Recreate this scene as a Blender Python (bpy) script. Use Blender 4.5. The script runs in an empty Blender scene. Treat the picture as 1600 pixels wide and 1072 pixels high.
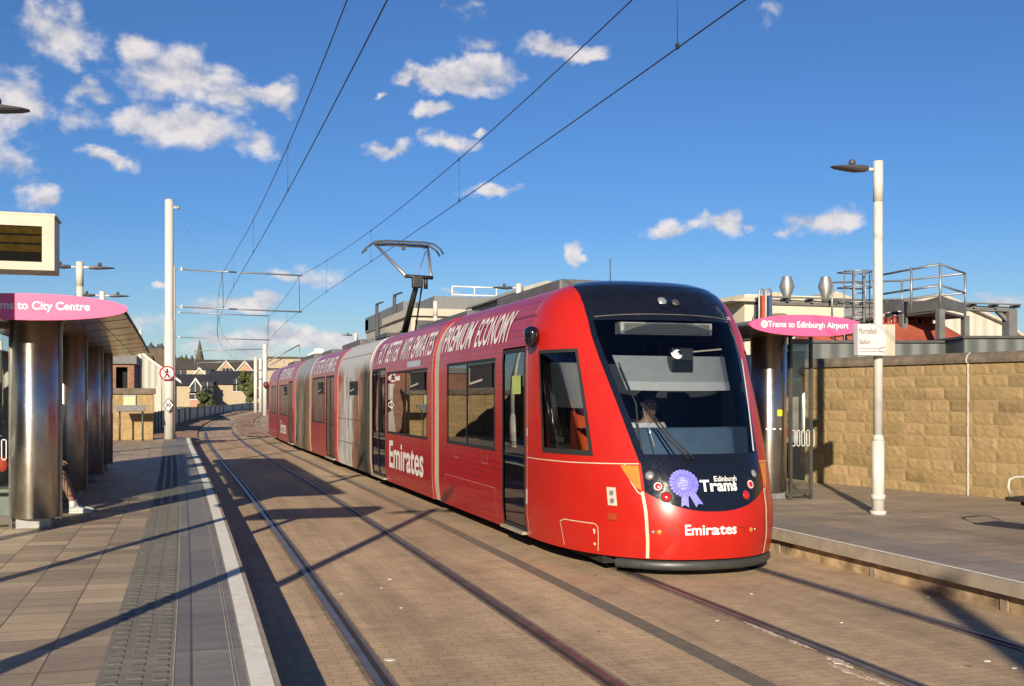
import bpy, bmesh, math, random
from mathutils import Vector, Matrix
random.seed(7)
R = math.radians
SC = bpy.context.scene
COL = SC.collection

# ------------------------------------------------------------------ camera
CAM_H = 1.88
TH = math.atan(500 / 1650.0)
cam = bpy.data.cameras.new('camera')
cam.sensor_width = 36.0
cam.lens = 36.0 * 1650 / 1600
cam.shift_y = (622 - 536) / 1600.0
cam.clip_start = 0.05
cam.clip_end = 6000
co = bpy.data.objects.new('camera', cam)
COL.objects.link(co)
co.location = (0, 0, CAM_H)
co.rotation_euler = (R(90), 0, -TH)
SC.camera = co

# ------------------------------------------------------------------ light
SUN_AZ = (-0.425, -0.905)          # where the sun stands (horizontal), world x, y
SUN_EL = math.atan(0.34)
SC.view_settings.view_transform = 'Standard'
SC.view_settings.look = 'None'
SC.view_settings.exposure = 0.82
SC.view_settings.gamma = 1.0
sl = bpy.data.lights.new('sun', 'SUN')
sl.energy = 5.0
sl.angle = R(0.5)
sl.color = (1.0, 0.85, 0.64)
so = bpy.data.objects.new('sun', sl)
COL.objects.link(so)
sd = Vector((SUN_AZ[0], SUN_AZ[1], 0)).normalized() * math.cos(SUN_EL) + Vector((0, 0, math.sin(SUN_EL)))
so.rotation_euler = sd.to_track_quat('Z', 'Y').to_euler()
so.location = sd * 50


def pix_dir(px, py):
    """azimuth / elevation of a direction, used for the clouds"""
    u = (px - 800) / 1650.0
    v = (622 - py) / 1650.0
    x = u * math.cos(TH) + math.sin(TH)
    y = math.cos(TH) - u * math.sin(TH)
    return math.atan2(x, y), math.atan2(v, math.hypot(x, y))


CLOUDS = [  # cx, cy, half width, half height, weight
    (95, 50, 62, 42, 1.0), (110, 20, 30, 30, .7), (25, 165, 62, 52, 1.1), (-20, 160, 60, 60, 1.1), (140, 140, 30, 18, .6), (25, 250, 42, 26, .6),
    (60, 300, 36, 24, 1.0), (40, 285, 28, 16, .6), (222, 85, 45, 26, .9), (275, 120, 95, 46, 1.2), (350, 150, 70, 30, 1.0), (430, 145, 45, 24, 1.0), (215, 185, 40, 22, .8),
    (290, 205, 90, 34, 1.15), (400, 225, 40, 24, .8), (170, 243, 36, 15, .9), (130, 180, 40, 20, .45),
    (720, 120, 80, 24, 1.2), (750, 108, 28, 24, 1.1), (650, 125, 30, 14, .9), (605, 144, 10, 8, .8), (684, 172, 27, 17, 1.2), (600, 224, 46, 15, 1.0),
    (700, 226, 34, 14, .75), (672, 210, 14, 10, .5), (745, 208, 14, 7, .9), (885, 75, 74, 20, 1.1), (910, 85, 45, 12, .9), (750, 68, 22, 12, .5), (735, 12, 30, 12, .35),
    (770, 300, 38, 9, .95), (1120, 347, 40, 22, 1.05), (1060, 358, 38, 11, .9), (1160, 354, 14, 8, .8), (1275, 343, 50, 26, 1.25), (1230, 352, 30, 8, .7),
    (910, 388, 17, 18, 1.25), (238, 446, 16, 8, .9), (437, 427, 28, 12, .8), (380, 472, 75, 16, 1.0), (330, 478, 40, 12, .6), (708, 456, 20, 6, .8),
    (460, 530, 80, 22, 1.1), (380, 545, 60, 18, .8), (520, 530, 70, 18, 1.0), (560, 548, 70, 16, .7), (340, 535, 60, 18, .7), (230, 505, 40, 14, .35),
    (1560, 470, 50, 12, .7), (1440, 482, 60, 10, .5), (1200, 20, 14, 8, .2), (480, 430, 60, 14, .35), (1700, 300, 90, 30, 1), (-160, 330, 120, 50, 1), (-250, 90, 120, 50, 1),
]
w = bpy.data.worlds.new("World")
SC.world = w
w.use_nodes = True
nt = w.node_tree
for n in list(nt.nodes):
    nt.nodes.remove(n)


def WN(t, **k):
    n = nt.nodes.new(t)
    for a, b in k.items():
        setattr(n, a, b)
    return n


def WM(op, a, b=None, c=None, clamp=False):
    n = nt.nodes.new('ShaderNodeMath')
    n.operation = op
    n.use_clamp = clamp
    for i, v in enumerate((a, b, c)):
        if v is None:
            continue
        if isinstance(v, (int, float)):
            n.inputs[i].default_value = v
        else:
            nt.links.new(v, n.inputs[i])
    return n.outputs[0]


def build_world():
    L = nt.links.new
    out = WN('ShaderNodeOutputWorld')
    bg = WN('ShaderNodeBackground')
    L(bg.outputs[0], out.inputs[0])
    sky = WN('ShaderNodeTexSky', sky_type='NISHITA')
    sky.sun_disc = False
    sky.sun_elevation = SUN_EL
    sky.sun_rotation = math.atan2(SUN_AZ[0], SUN_AZ[1])
    sky.air_density = 1.0
    sky.dust_density = 0.3
    sky.ozone_density = 3.0
    tc = WN('ShaderNodeTexCoord')
    sep = WN('ShaderNodeSeparateXYZ')
    L(tc.outputs['Generated'], sep.inputs[0])
    az = WM('ARCTAN2', sep.outputs[0], sep.outputs[1])
    el = WM('ARCSINE', sep.outputs[2])
    comb = WN('ShaderNodeCombineXYZ')
    L(az, comb.inputs[0])
    L(el, comb.inputs[1])
    # large warp so that no cloud keeps an elliptic outline
    wn = WN('ShaderNodeTexNoise')
    wn.inputs['Scale'].default_value = 16
    wn.inputs['Detail'].default_value = 5
    wn.inputs['Roughness'].default_value = .6
    L(comb.outputs[0], wn.inputs['Vector'])
    wsub = WN('ShaderNodeVectorMath', operation='SUBTRACT')
    L(wn.outputs['Color'], wsub.inputs[0])
    wsub.inputs[1].default_value = (.5, .5, .5)
    wmul = WN('ShaderNodeVectorMath', operation='MULTIPLY')
    L(wsub.outputs[0], wmul.inputs[0])
    wmul.inputs[1].default_value = (.075, .05, 0)
    wadd = WN('ShaderNodeVectorMath', operation='ADD')
    L(comb.outputs[0], wadd.inputs[0])
    L(wmul.outputs[0], wadd.inputs[1])
    best = None
    for cx, cy, hw, hh, wt in CLOUDS:
        a, e = pix_dir(cx, cy)
        a1, e1 = pix_dir(cx + hw, cy)
        a2, e2 = pix_dir(cx, cy - hh)
        s = WN('ShaderNodeVectorMath', operation='SUBTRACT')
        L(wadd.outputs[0], s.inputs[0])
        s.inputs[1].default_value = (a, e, 0)
        m = WN('ShaderNodeVectorMath', operation='MULTIPLY')
        L(s.outputs[0], m.inputs[0])
        m.inputs[1].default_value = (1 / (a1 - a) / 1.12, 1 / (e2 - e) / 1.12, 0)
        ln = WN('ShaderNodeVectorMath', operation='LENGTH')
        L(m.outputs[0], ln.inputs[0])
        v = WM('MULTIPLY_ADD', ln.outputs['Value'], -wt, wt)
        best = v if best is None else WM('MAXIMUM', best, v)
    # billow noise
    def billow(vec):
        mp = WN('ShaderNodeVectorMath', operation='MULTIPLY')
        L(vec, mp.inputs[0])
        mp.inputs[1].default_value = (1, 1.5, 1)
        n = WN('ShaderNodeTexNoise')
        n.inputs['Scale'].default_value = 27
        n.inputs['Detail'].default_value = 8
        n.inputs['Roughness'].default_value = .56
        n.inputs['Distortion'].default_value = .15
        L(mp.outputs[0], n.inputs['Vector'])
        return n.outputs['Fac']
    b1 = billow(comb.outputs[0])
    off = WN('ShaderNodeVectorMath', operation='ADD')
    L(comb.outputs[0], off.inputs[0])
    off.inputs[1].default_value = (-.006, .012, 0)
    b2 = billow(off.outputs[0])
    dens = WM('ADD', best, WM('MULTIPLY_ADD', b1, 1.9, -.86))
    mr = WN('ShaderNodeMapRange', interpolation_type='SMOOTHSTEP')
    L(dens, mr.inputs[0])
    mr.inputs[1].default_value = .0
    mr.inputs[2].default_value = .80
    mr.inputs[4].default_value = .93
    alpha = WM('MULTIPLY', mr.outputs[0], WM('GREATER_THAN', el, .0))
    # lit side up, grey belly: slope of the billows towards the sun plus overall thickness
    slope = WM('SUBTRACT', b1, b2)
    lit = WM('MULTIPLY_ADD', slope, 2.6, .68, clamp=True)
    cr = WN('ShaderNodeMix', data_type='RGBA')
    L(lit, cr.inputs['Factor'])
    cr.inputs[6].default_value = (3.1, 3.4, 4.3, 1)
    cr.inputs[7].default_value = (6.9, 6.5, 6.4, 1)
    # the sky itself, a little more saturated the way a phone renders it
    hs = WN('ShaderNodeHueSaturation')
    hs.inputs['Saturation'].default_value = 1.0
    hs.inputs['Value'].default_value = 1.0
    tint = WN('ShaderNodeVectorMath', operation='MULTIPLY')
    L(sky.outputs[0], tint.inputs[0])
    tm = WN('ShaderNodeMapRange')
    L(el, tm.inputs[0])
    tm.inputs[2].default_value = .16
    tx_ = WN('ShaderNodeMix', data_type='RGBA')
    L(tm.outputs[0], tx_.inputs['Factor'])
    tx_.inputs[6].default_value = (.66, .72, .80, 1)
    tx_.inputs[7].default_value = (.38, .59, .87, 1)
    L(tx_.outputs[2], tint.inputs[1])
    L(tint.outputs[0], hs.inputs['Color'])
    mx = WN('ShaderNodeMix', data_type='RGBA')
    L(alpha, mx.inputs['Factor'])
    L(hs.outputs[0], mx.inputs[6])
    L(cr.outputs[2], mx.inputs[7])
    L(mx.outputs[2], bg.inputs[0])
    bg.inputs[1].default_value = SKY_STRENGTH


SKY_STRENGTH = 0.070
build_world()

# ------------------------------------------------------------------ materials
MATS = {}
ALB = .72        # one albedo scale for the whole site, paired with the exposure above


class NM:
    """small helper round a material's node tree"""
    def __init__(s, name):
        s.m = bpy.data.materials.new(name)
        s.m.use_nodes = True
        s.t = s.m.node_tree
        s.b = s.t.nodes['Principled BSDF']
        s.co = None

    def n(s, t, **k):
        x = s.t.nodes.new(t)
        for a, b in k.items():
            setattr(x, a, b)
        return x

    def l(s, a, b):
        s.t.links.new(a, b)

    def coord(s, scale=(1, 1, 1)):
        if s.co is None:
            s.co = s.n('ShaderNodeTexCoord')
        mp = s.n('ShaderNodeMapping')
        mp.inputs['Scale'].default_value = scale
        s.l(s.co.outputs['Object'], mp.inputs[0])
        return mp.outputs[0]

    def noise(s, sc, detail=4, rough=.55, scale=(1, 1, 1), dist=0):
        x = s.n('ShaderNodeTexNoise')
        x.inputs['Scale'].default_value = sc
        x.inputs['Detail'].default_value = detail
        x.inputs['Roughness'].default_value = rough
        x.inputs['Distortion'].default_value = dist
        s.l(s.coord(scale), x.inputs['Vector'])
        return x.outputs['Fac']

    def ramp(s, f, stops):
        x = s.n('ShaderNodeValToRGB')
        e = x.color_ramp.elements
        while len(e) < len(stops):
            e.new(.5)
        for i, (p, c) in enumerate(stops):
            e[i].position = p
            e[i].color = (c[0], c[1], c[2], 1) if not isinstance(c, (int, float)) else (c, c, c, 1)
        s.l(f, x.inputs[0])
        return x.outputs[0]

    def mix(s, f, a, b, mode='MIX'):
        x = s.n('ShaderNodeMix', data_type='RGBA', blend_type=mode)
        for i, v in ((0, f), (6, a), (7, b)):
            if isinstance(v, (int, float)):
                x.inputs[i].default_value = v if i == 0 else (v, v, v, 1)
            elif isinstance(v, tuple):
                x.inputs[i].default_value = (v[0], v[1], v[2], 1)
            else:
                s.l(v, x.inputs[i])
        return x.outputs[2]

    def math(s, op, a, b=0., c=0., clamp=False):
        x = s.n('ShaderNodeMath', operation=op)
        x.use_clamp = clamp
        for i, v in enumerate((a, b, c)):
            if isinstance(v, (int, float)):
                x.inputs[i].default_value = v
            else:
                s.l(v, x.inputs[i])
        return x.outputs[0]

    def bump(s, h, strength=.3, dist=.01):
        x = s.n('ShaderNodeBump')
        x.inputs['Strength'].default_value = strength
        x.inputs['Distance'].default_value = dist
        s.l(h, x.inputs['Height'])
        s.l(x.outputs[0], s.b.inputs['Normal'])

    def col(s, v):
        if isinstance(v, tuple):
            s.b.inputs['Base Color'].default_value = (v[0] * ALB, v[1] * ALB, v[2] * ALB, 1)
        else:
            s.l(s.mix(1., v, (ALB, ALB, ALB), 'MULTIPLY'), s.b.inputs['Base Color'])

    def rough(s, v):
        if isinstance(v, (int, float)):
            s.b.inputs['Roughness'].default_value = v
        else:
            s.l(v, s.b.inputs['Roughness'])


def M(name, c, rough=.6, metal=0., var=.18, sc=6., bump=0., coat=0., spec=None):
    """plain painted / cast material with real-world unevenness"""
    if name in MATS:
        return MATS[name]
    k = NM(name)
    f = k.noise(sc, 5, .6)
    lo = tuple(x * (1 - var) for x in c)
    hi = tuple(min(1, x * (1 + var)) for x in c)
    k.col(k.ramp(f, [(.3, lo), (.7, hi)]))
    g = k.noise(sc * 4, 4, .6)
    k.rough(k.math('MULTIPLY_ADD', g, .24, max(.02, rough - .12)))
    k.b.inputs['Metallic'].default_value = metal
    if coat:
        k.b.inputs['Coat Weight'].default_value = coat
        k.b.inputs['Coat Roughness'].default_value = .06
    if spec is not None:
        k.b.inputs['Specular IOR Level'].default_value = spec
    if bump:
        k.bump(g, bump, .01)
    MATS[name] = k.m
    return k.m


def mat_glass(name, tint=(.5, .55, .55), refl=1.0, rough=.0):
    k = NM(name)
    t = k.n('ShaderNodeBsdfTransparent')
    t.inputs[0].default_value = (*tint, 1)
    g = k.n('ShaderNodeBsdfGlossy')
    g.inputs['Roughness'].default_value = rough
    g.inputs[0].default_value = (.95, .97, 1, 1)
    fr = k.n('ShaderNodeFresnel')
    fr.inputs[0].default_value = 1.52
    f = k.math('MULTIPLY_ADD', fr.outputs[0], 1.3 * refl, .02 * refl, clamp=True)
    # slight waviness of real panes
    bp = k.n('ShaderNodeBump')
    bp.inputs['Strength'].default_value = .06
    bp.inputs['Distance'].default_value = .05
    k.l(k.noise(1.1, 1, .4), bp.inputs['Height'])
    k.l(bp.outputs[0], g.inputs['Normal'])
    mx = k.n('ShaderNodeMixShader')
    k.l(f, mx.inputs[0])
    k.l(t.outputs[0], mx.inputs[1])
    k.l(g.outputs[0], mx.inputs[2])
    k.l(mx.outputs[0], k.t.nodes['Material Output'].inputs[0])
    MATS[name] = k.m
    return k.m


def mat_setts():
    k = NM('sett paving')
    br = k.n('ShaderNodeTexBrick')
    br.inputs['Scale'].default_value = 1.0
    br.inputs['Brick Width'].default_value = .2
    br.inputs['Row Height'].default_value = .1
    br.inputs['Mortar Size'].default_value = .004
    br.inputs['Mortar Smooth'].default_value = .3
    br.inputs['Bias'].default_value = -.2
    k.l(k.coord(), br.inputs['Vector'])
    br.inputs['Color1'].default_value = (.58, .41, .25, 1)
    br.inputs['Color2'].default_value = (.66, .48, .295, 1)
    br.inputs['Mortar'].default_value = (.37, .265, .165, 1)
    big = k.noise(.35, 6, .65, (1, .25, 1))
    stain = k.noise(2.2, 7, .7)
    fine = k.noise(60, 3, .7)
    streak = k.noise(1.2, 5, .6, (2.2, .12, 1))
    c = k.mix(.75, br.outputs[0], k.ramp(big, [(.3, .60), (.55, 1.0), (.72, 1.25)]), 'MULTIPLY')
    c = k.mix(.7, c, k.ramp(stain, [(.3, .62), (.5, 1.0), (.7, 1.12)]), 'MULTIPLY')
    c = k.mix(.8, c, k.ramp(streak, [(.35, .74), (.6, 1.08)]), 'MULTIPLY')
    c = k.mix(.75, c, k.ramp(fine, [(.3, .7), (.7, 1.25)]), 'MULTIPLY')
    # oil drips and chewing gum
    sp = k.n('ShaderNodeTexVoronoi')
    sp.inputs['Scale'].default_value = 1.6
    k.l(k.coord(), sp.inputs['Vector'])
    spot = k.math('LESS_THAN', sp.outputs['Distance'], .045)
    c = k.mix(k.math('MULTIPLY', spot, .6), c, (.07, .055, .045))
    k.col(c)
    k.rough(.85)
    h = k.math('ADD', br.outputs['Fac'], k.math('MULTIPLY', fine, -.6))
    k.bump(k.math('MULTIPLY', h, -1), .35, .006)
    return k.m


def mat_slabs(name, c1, c2, mortar, bw, rh, msz=.005, off=0.0, rot=False, xoff=0., rows=None):
    k = NM(name)
    br = k.n('ShaderNodeTexBrick')
    br.offset = off
    br.inputs['Scale'].default_value = 1.0
    br.inputs['Brick Width'].default_value = bw
    br.inputs['Row Height'].default_value = rh
    br.inputs['Mortar Size'].default_value = msz
    br.inputs['Mortar Smooth'].default_value = .2
    mp = k.n('ShaderNodeMapping')
    mp.inputs['Location'].default_value = (xoff, 0, 0)
    if rot:
        mp.inputs['Rotation'].default_value = (0, 0, R(90))
    tc = k.n('ShaderNodeTexCoord')
    k.l(tc.outputs['UV'] if rows else tc.outputs['Object'], mp.inputs[0])
    k.l(mp.outputs[0], br.inputs['Vector'])
    br.inputs['Color1'].default_value = (*c1, 1)
    br.inputs['Color2'].default_value = (*c2, 1)
    br.inputs['Mortar'].default_value = (*mortar, 1)
    big = k.noise(.7, 6, .65)
    fine = k.noise(45, 4, .7)
    streak = k.noise(3.2, 5, .65, (.5, 2.5, 1))
    c = k.mix(.7, br.outputs[0], k.ramp(big, [(.3, .72), (.7, 1.15)]), 'MULTIPLY')
    c = k.mix(.6, c, k.ramp(streak, [(.3, .7), (.65, 1.12)]), 'MULTIPLY')
    c = k.mix(.6, c, k.ramp(fine, [(.3, .75), (.7, 1.2)]), 'MULTIPLY')
    k.col(c)
    k.rough(k.math('MULTIPLY_ADD', big, .25, .5))
    h = k.math('ADD', k.math('MULTIPLY', br.outputs['Fac'], -1.0), k.math('MULTIPLY', fine, .5))
    k.bump(h, .4, .005)
    return k.m


def mat_stone(name, rx=0, facing='x', bw=.43, rh=.215, tone=1.):
    """rock-faced buff blocks; facing says which axis the wall looks along"""
    k = NM(name)
    tc = k.n('ShaderNodeTexCoord')
    sp = k.n('ShaderNodeSeparateXYZ')
    k.l(tc.outputs['Object'], sp.inputs[0])
    cb = k.n('ShaderNodeCombineXYZ')
    k.l(sp.outputs[0 if facing == 'y' else 1], cb.inputs[0])
    k.l(sp.outputs[2], cb.inputs[1])
    br = k.n('ShaderNodeTexBrick')
    br.inputs['Scale'].default_value = 1.0
    br.inputs['Brick Width'].default_value = bw
    br.inputs['Row Height'].default_value = rh
    br.inputs['Mortar Size'].default_value = .008
    br.inputs['Mortar Smooth'].default_value = .3
    br.inputs['Bias'].default_value = -.1
    k.l(cb.outputs[0], br.inputs['Vector'])
    t = tone
    br.inputs['Color1'].default_value = (.39 * t, .265 * t, .12 * t, 1)
    br.inputs['Color2'].default_value = (.49 * t, .34 * t, .165 * t, 1)
    br.inputs['Mortar'].default_value = (.58 * t, .43 * t, .25 * t, 1)
    lump = k.noise(8, 3, .5)
    big = k.noise(1.3, 5, .6)
    fine = k.noise(50, 3, .7)
    c = k.mix(.75, br.outputs[0], k.ramp(big, [(.3, .74), (.7, 1.15)]), 'MULTIPLY')
    c = k.mix(.7, c, k.ramp(lump, [(.3, .72), (.7, 1.15)]), 'MULTIPLY')
    drip = k.noise(1.0, 6, .7, (2.5, 2.5, .35))
    c = k.mix(k.ramp(drip, [(.56, 0.), (.75, .55)]), c, (.16, .12, .08))
    k.col(c)
    k.rough(.92)
    h = k.math('ADD', k.math('MULTIPLY', br.outputs['Fac'], -1.3), k.math('ADD', k.math('MULTIPLY', lump, 1.3), k.math('MULTIPLY', fine, .2)))
    k.bump(h, .9, .022)
    return k.m


def mat_red(name, lines=True, c=(.40, .006, .010)):
    k = NM(name)
    base = k.mix(k.noise(1.5, 4, .6), tuple(x * .9 for x in c), tuple(x * 1.08 for x in c))
    if lines:
        tc = k.n('ShaderNodeTexCoord')
        sp = k.n('ShaderNodeSeparateXYZ')
        k.l(tc.outputs['Object'], sp.inputs[0])
        fz = k.math('FRACT', k.math('MULTIPLY', sp.outputs[2], 1 / .085))
        ln = k.math('LESS_THAN', fz, .17)
        br = k.ramp(k.noise(2.2, 5, .75, (1, .6, 3)), [(.38, .15), (.62, 1.)])
        base = k.mix(k.math('MULTIPLY', k.math('MULTIPLY', ln, br), .8), base, tuple(x * .22 for x in c))
    grime = k.noise(5, 6, .75, (1, .7, .25))
    base = k.mix(k.ramp(grime, [(.55, 0.), (.8, .16)]), base, (.16, .10, .08))
    k.col(base)
    k.rough(k.math('MULTIPLY_ADD', k.noise(3, 5, .7), .2, .2))
    k.b.inputs['Coat Weight'].default_value = .12
    k.b.inputs['Coat Roughness'].default_value = .1
    k.b.inputs['Specular IOR Level'].default_value = .32
    bpn = k.noise(2.6, 3, .5, (1, 1, 1.3))
    k.bump(bpn, .12, .02)
    return k.m


def mat_wrap(name, stops, seed, roofc):
    """printed full-body picture wrap: upright blurred streaks of colour"""
    k = NM(name)
    tc = k.n('ShaderNodeTexCoord')
    sp = k.n('ShaderNodeSeparateXYZ')
    k.l(tc.outputs['Object'], sp.inputs[0])
    n1 = k.noise(1.3, 5, .6, (1, 1.2, .55))
    y = k.math('ADD', k.math('MULTIPLY', k.math('SUBTRACT', sp.outputs[1], seed), 1 / 5.2), k.math('MULTIPLY_ADD', n1, .5, -.25))
    y = k.math('ADD', y, k.math('MULTIPLY', sp.outputs[2], .06))
    c = k.ramp(y, stops)
    n2 = k.noise(3, 6, .7, (1, 1.6, .5))
    c = k.mix(.85, c, k.ramp(n2, [(.32, .30), (.66, 1.35)]), 'MULTIPLY')
    zr = k.ramp(k.math('ADD', k.math('MULTIPLY', sp.outputs[2], .25), k.math('MULTIPLY_ADD', n1, .1, -.05)), [(.6, 0.), (.68, 1.)])
    c = k.mix(zr, c, roofc)
    k.col(c)
    k.rough(.6)
    k.b.inputs['Specular IOR Level'].default_value = .15
    k.bump(k.noise(2.6, 3, .5), .12, .02)
    return k.m


def mat_steel(name='brushed steel', c=(.90, .86, .80)):
    k = NM(name)
    sm = k.noise(2.6, 6, .75)
    c1 = k.ramp(sm, [(.3, tuple(x * .72 for x in c)), (.7, tuple(min(1, x * 1.12) for x in c))])
    k.col(c1)
    k.b.inputs['Metallic'].default_value = 1.
    dirt = k.noise(9, 7, .8)
    k.rough(k.ramp(dirt, [(.3, .28), (.6, .33), (.78, .46)]))
    k.b.inputs['Anisotropic'].default_value = .9
    k.b.inputs['Anisotropic Rotation'].default_value = .25
    tg = k.n('ShaderNodeTangent', direction_type='RADIAL', axis='Z')
    k.l(tg.outputs[0], k.b.inputs['Tangent'])
    fine = k.noise(90, 2, .5, (1, 1, .02))
    k.bump(fine, .05, .002)
    return k.m


def mat_cor(name, c, axis=1, pitch=.25, rough=.55):
    """profiled sheet cladding"""
    k = NM(name)
    tc = k.n('ShaderNodeTexCoord')
    sp = k.n('ShaderNodeSeparateXYZ')
    k.l(tc.outputs['Object'], sp.inputs[0])
    v = k.math('SINE', k.math('MULTIPLY', sp.outputs[axis], 2 * math.pi / pitch))
    big = k.noise(.5, 5, .65)
    drip = k.noise(.8, 6, .7, (3, 3, .3))
    cc = k.mix(big, tuple(x * .86 for x in c), c)
    cc = k.mix(k.ramp(drip, [(.5, 0.), (.75, .35)]), cc, tuple(x * .5 for x in c))
    k.col(cc)
    k.rough(rough)
    k.bump(v, .6, .03)
    return k.m


def mat_leaf(name, c):
    k = NM(name)
    oi = k.n('ShaderNodeNewGeometry')
    f = k.ramp(oi.outputs['Random Per Island'], [(0., tuple(x * .55 for x in c)), (.6, c), (1., tuple(min(1, x * 1.7) for x in c))])
    k.col(f)
    k.rough(.75)
    return k.m


def mat_ballast():
    k = NM('ballast')
    v = k.n('ShaderNodeTexVoronoi')
    v.inputs['Scale'].default_value = 9
    k.l(k.coord(), v.inputs['Vector'])
    c = k.ramp(v.outputs['Color'], [(0., (.26, .14, .085)), (.5, (.50, .29, .18)), (1., (.68, .44, .30))])
    big = k.noise(.5, 6, .7)
    c = k.mix(.8, c, k.ramp(big, [(.3, .55), (.7, 1.15)]), 'MULTIPLY')
    k.col(c)
    k.rough(.95)
    k.bump(v.outputs['Distance'], 1., .05)
    return k.m


def mat_roof(name, c, rows=.3):
    k = NM(name)
    tc = k.n('ShaderNodeTexCoord')
    br = k.n('ShaderNodeTexBrick')
    br.inputs['Scale'].default_value = 1
    br.inputs['Brick Width'].default_value = .5
    br.inputs['Row Height'].default_value = rows
    br.inputs['Mortar Size'].default_value = .03
    sp = k.n('ShaderNodeSeparateXYZ')
    k.l(tc.outputs['Object'], sp.inputs[0])
    cb = k.n('ShaderNodeCombineXYZ')
    k.l(sp.outputs[0], cb.inputs[0])
    k.l(sp.outputs[2], cb.inputs[1])
    k.l(cb.outputs[0], br.inputs['Vector'])
    br.inputs['Color1'].default_value = (*[x * .85 for x in c], 1)
    br.inputs['Color2'].default_value = (*[x * 1.15 for x in c], 1)
    br.inputs['Mortar'].default_value = (*[x * .6 for x in c], 1)
    cc = k.mix(.6, br.outputs[0], k.ramp(k.noise(.3, 6, .7), [(.3, .75), (.7, 1.2)]), 'MULTIPLY')
    k.col(cc)
    k.rough(.8)
    return k.m


def mat_brickwall(name, c1, c2, mortar, facing='y', s=1.):
    k = NM(name)
    tc = k.n('ShaderNodeTexCoord')
    sp = k.n('ShaderNodeSeparateXYZ')
    k.l(tc.outputs['Object'], sp.inputs[0])
    cb = k.n('ShaderNodeCombineXYZ')
    k.l(sp.outputs[0 if facing == 'y' else 1], cb.inputs[0])
    k.l(sp.outputs[2], cb.inputs[1])
    br = k.n('ShaderNodeTexBrick')
    br.inputs['Scale'].default_value = s
    br.inputs['Brick Width'].default_value = .225
    br.inputs['Row Height'].default_value = .075
    br.inputs['Mortar Size'].default_value = .008
    k.l(cb.outputs[0], br.inputs['Vector'])
    br.inputs['Color1'].default_value = (*c1, 1)
    br.inputs['Color2'].default_value = (*c2, 1)
    br.inputs['Mortar'].default_value = (*mortar, 1)
    k.col(k.mix(.7, br.outputs[0], k.ramp(k.noise(1.5, 6, .7), [(.3, .65), (.7, 1.25)]), 'MULTIPLY'))
    k.rough(.9)
    return k.m


WHITE = M('white pole paint', (.66, .645, .60), .4, var=.06, coat=.1)
CREAM = M('cream paint', (.54, .50, .41), .5, var=.1)
DARK = M('dark grey metal', (.06, .062, .066), .5, var=.2)
BLACK = M('black gloss', (.008, .009, .014), .14, var=.2, coat=.7)
RUBBER = M('black rubber', (.016, .016, .017), .7)
UNDER = M('underframe', (.012, .012, .012), .8)
GALV = M('galvanised steel', (.36, .37, .38), .45, metal=.6, var=.15)
WIREM = M('oxidised copper wire', (.05, .055, .06), .55, metal=.4)
RED = mat_red('red panel', True)
REDF = mat_red('red cab', False, (.50, .018, .011))
STEEL = mat_steel()
GLASS = mat_glass('tinted glass', (.22, .24, .25), 1.0)
GLASSW = mat_glass('windscreen glass', (.60, .66, .72), .5)
GLASSD = mat_glass('cab glass', (.55, .58, .6), .7)
GLASSC = mat_glass('clear glass', (.86, .9, .88), .8)
SETT = mat_setts()
SLAB = mat_slabs('platform slabs', (.60, .475, .31), (.33, .26, .19), (.15, .115, .085), .3, .42, .006, 0.0, rows=True)
SLABR = mat_slabs('platform slabs right', (.46, .36, .255), (.32, .26, .195), (.24, .19, .14), .3, .42, .004, .0, rows=True)
EDGE = mat_slabs('edge slabs', (.29, .27, .245), (.20, .19, .18), (.10, .09, .08), 1.15, .9, .008, rows=True)
TACT = mat_slabs('tactile slabs', (.30, .27, .21), (.23, .21, .17), (.12, .10, .08), .4, .6, .004, rows=True)
WHITEP = M('worn white line', (1.0, .93, .80), .75, var=.16, sc=14)
CONC = M('concrete', (.36, .31, .24), .9, var=.2, sc=4, bump=.3)
CONCD = M('stained concrete', (.40, .29, .17), .9, var=.75, sc=3.4, bump=.4)
STONEX = mat_stone('rock faced stone x', facing='x')
STONEY = mat_stone('rock faced stone y', facing='y')
COPING = M('weathered coping', (.17, .135, .10), .95, var=.4, sc=5, bump=.5)
BALL = mat_ballast()
RAILM = M('worn rail steel', (.36, .31, .29), .44, metal=.85, var=.3, sc=3)
RAILD = M('rail groove', (.035, .025, .02), .8)
RAILS = M('rail surround sealant', (.24, .18, .125), .9, var=.35, sc=8)
STRIPM = M('drain strip', (.19, .155, .115), .9, var=.2)
AMBER = M('amber lens', (.75, .25, .03), .25, coat=.5)
REDL = M('red lens', (.65, .01, .015), .2, coat=.6)
CLEARL = M('lamp reflector', (.75, .75, .7), .12, metal=.7)
LETW = M('white lettering', (.82, .8, .77), .45, var=.03)
SEAMC = M('cream seam', (.74, .62, .45), .5, var=.12)
SEAMD = M('dark seam', (.05, .012, .012), .6)
PINK = M('pink sign', (1.0, .13, .32), .4, var=.03)


# ------------------------------------------------------------------ mesh helpers
def tag(o, label=None, cat=None, group=None, kind=None):
    if label:
        o['label'] = label
    if cat:
        o['category'] = cat
    if group:
        o['group'] = group
    if kind:
        o['kind'] = kind
    return o


def empty(name, loc, label, cat, group=None):
    o = bpy.data.objects.new(name, None)
    o.empty_display_size = .2
    COL.objects.link(o)
    o.location = loc
    return tag(o, label, cat, group)


def root_loc(o):
    v = Vector((0, 0, 0))
    while o is not None:
        v += Vector(o.location)
        o = o.parent
    return v


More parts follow.
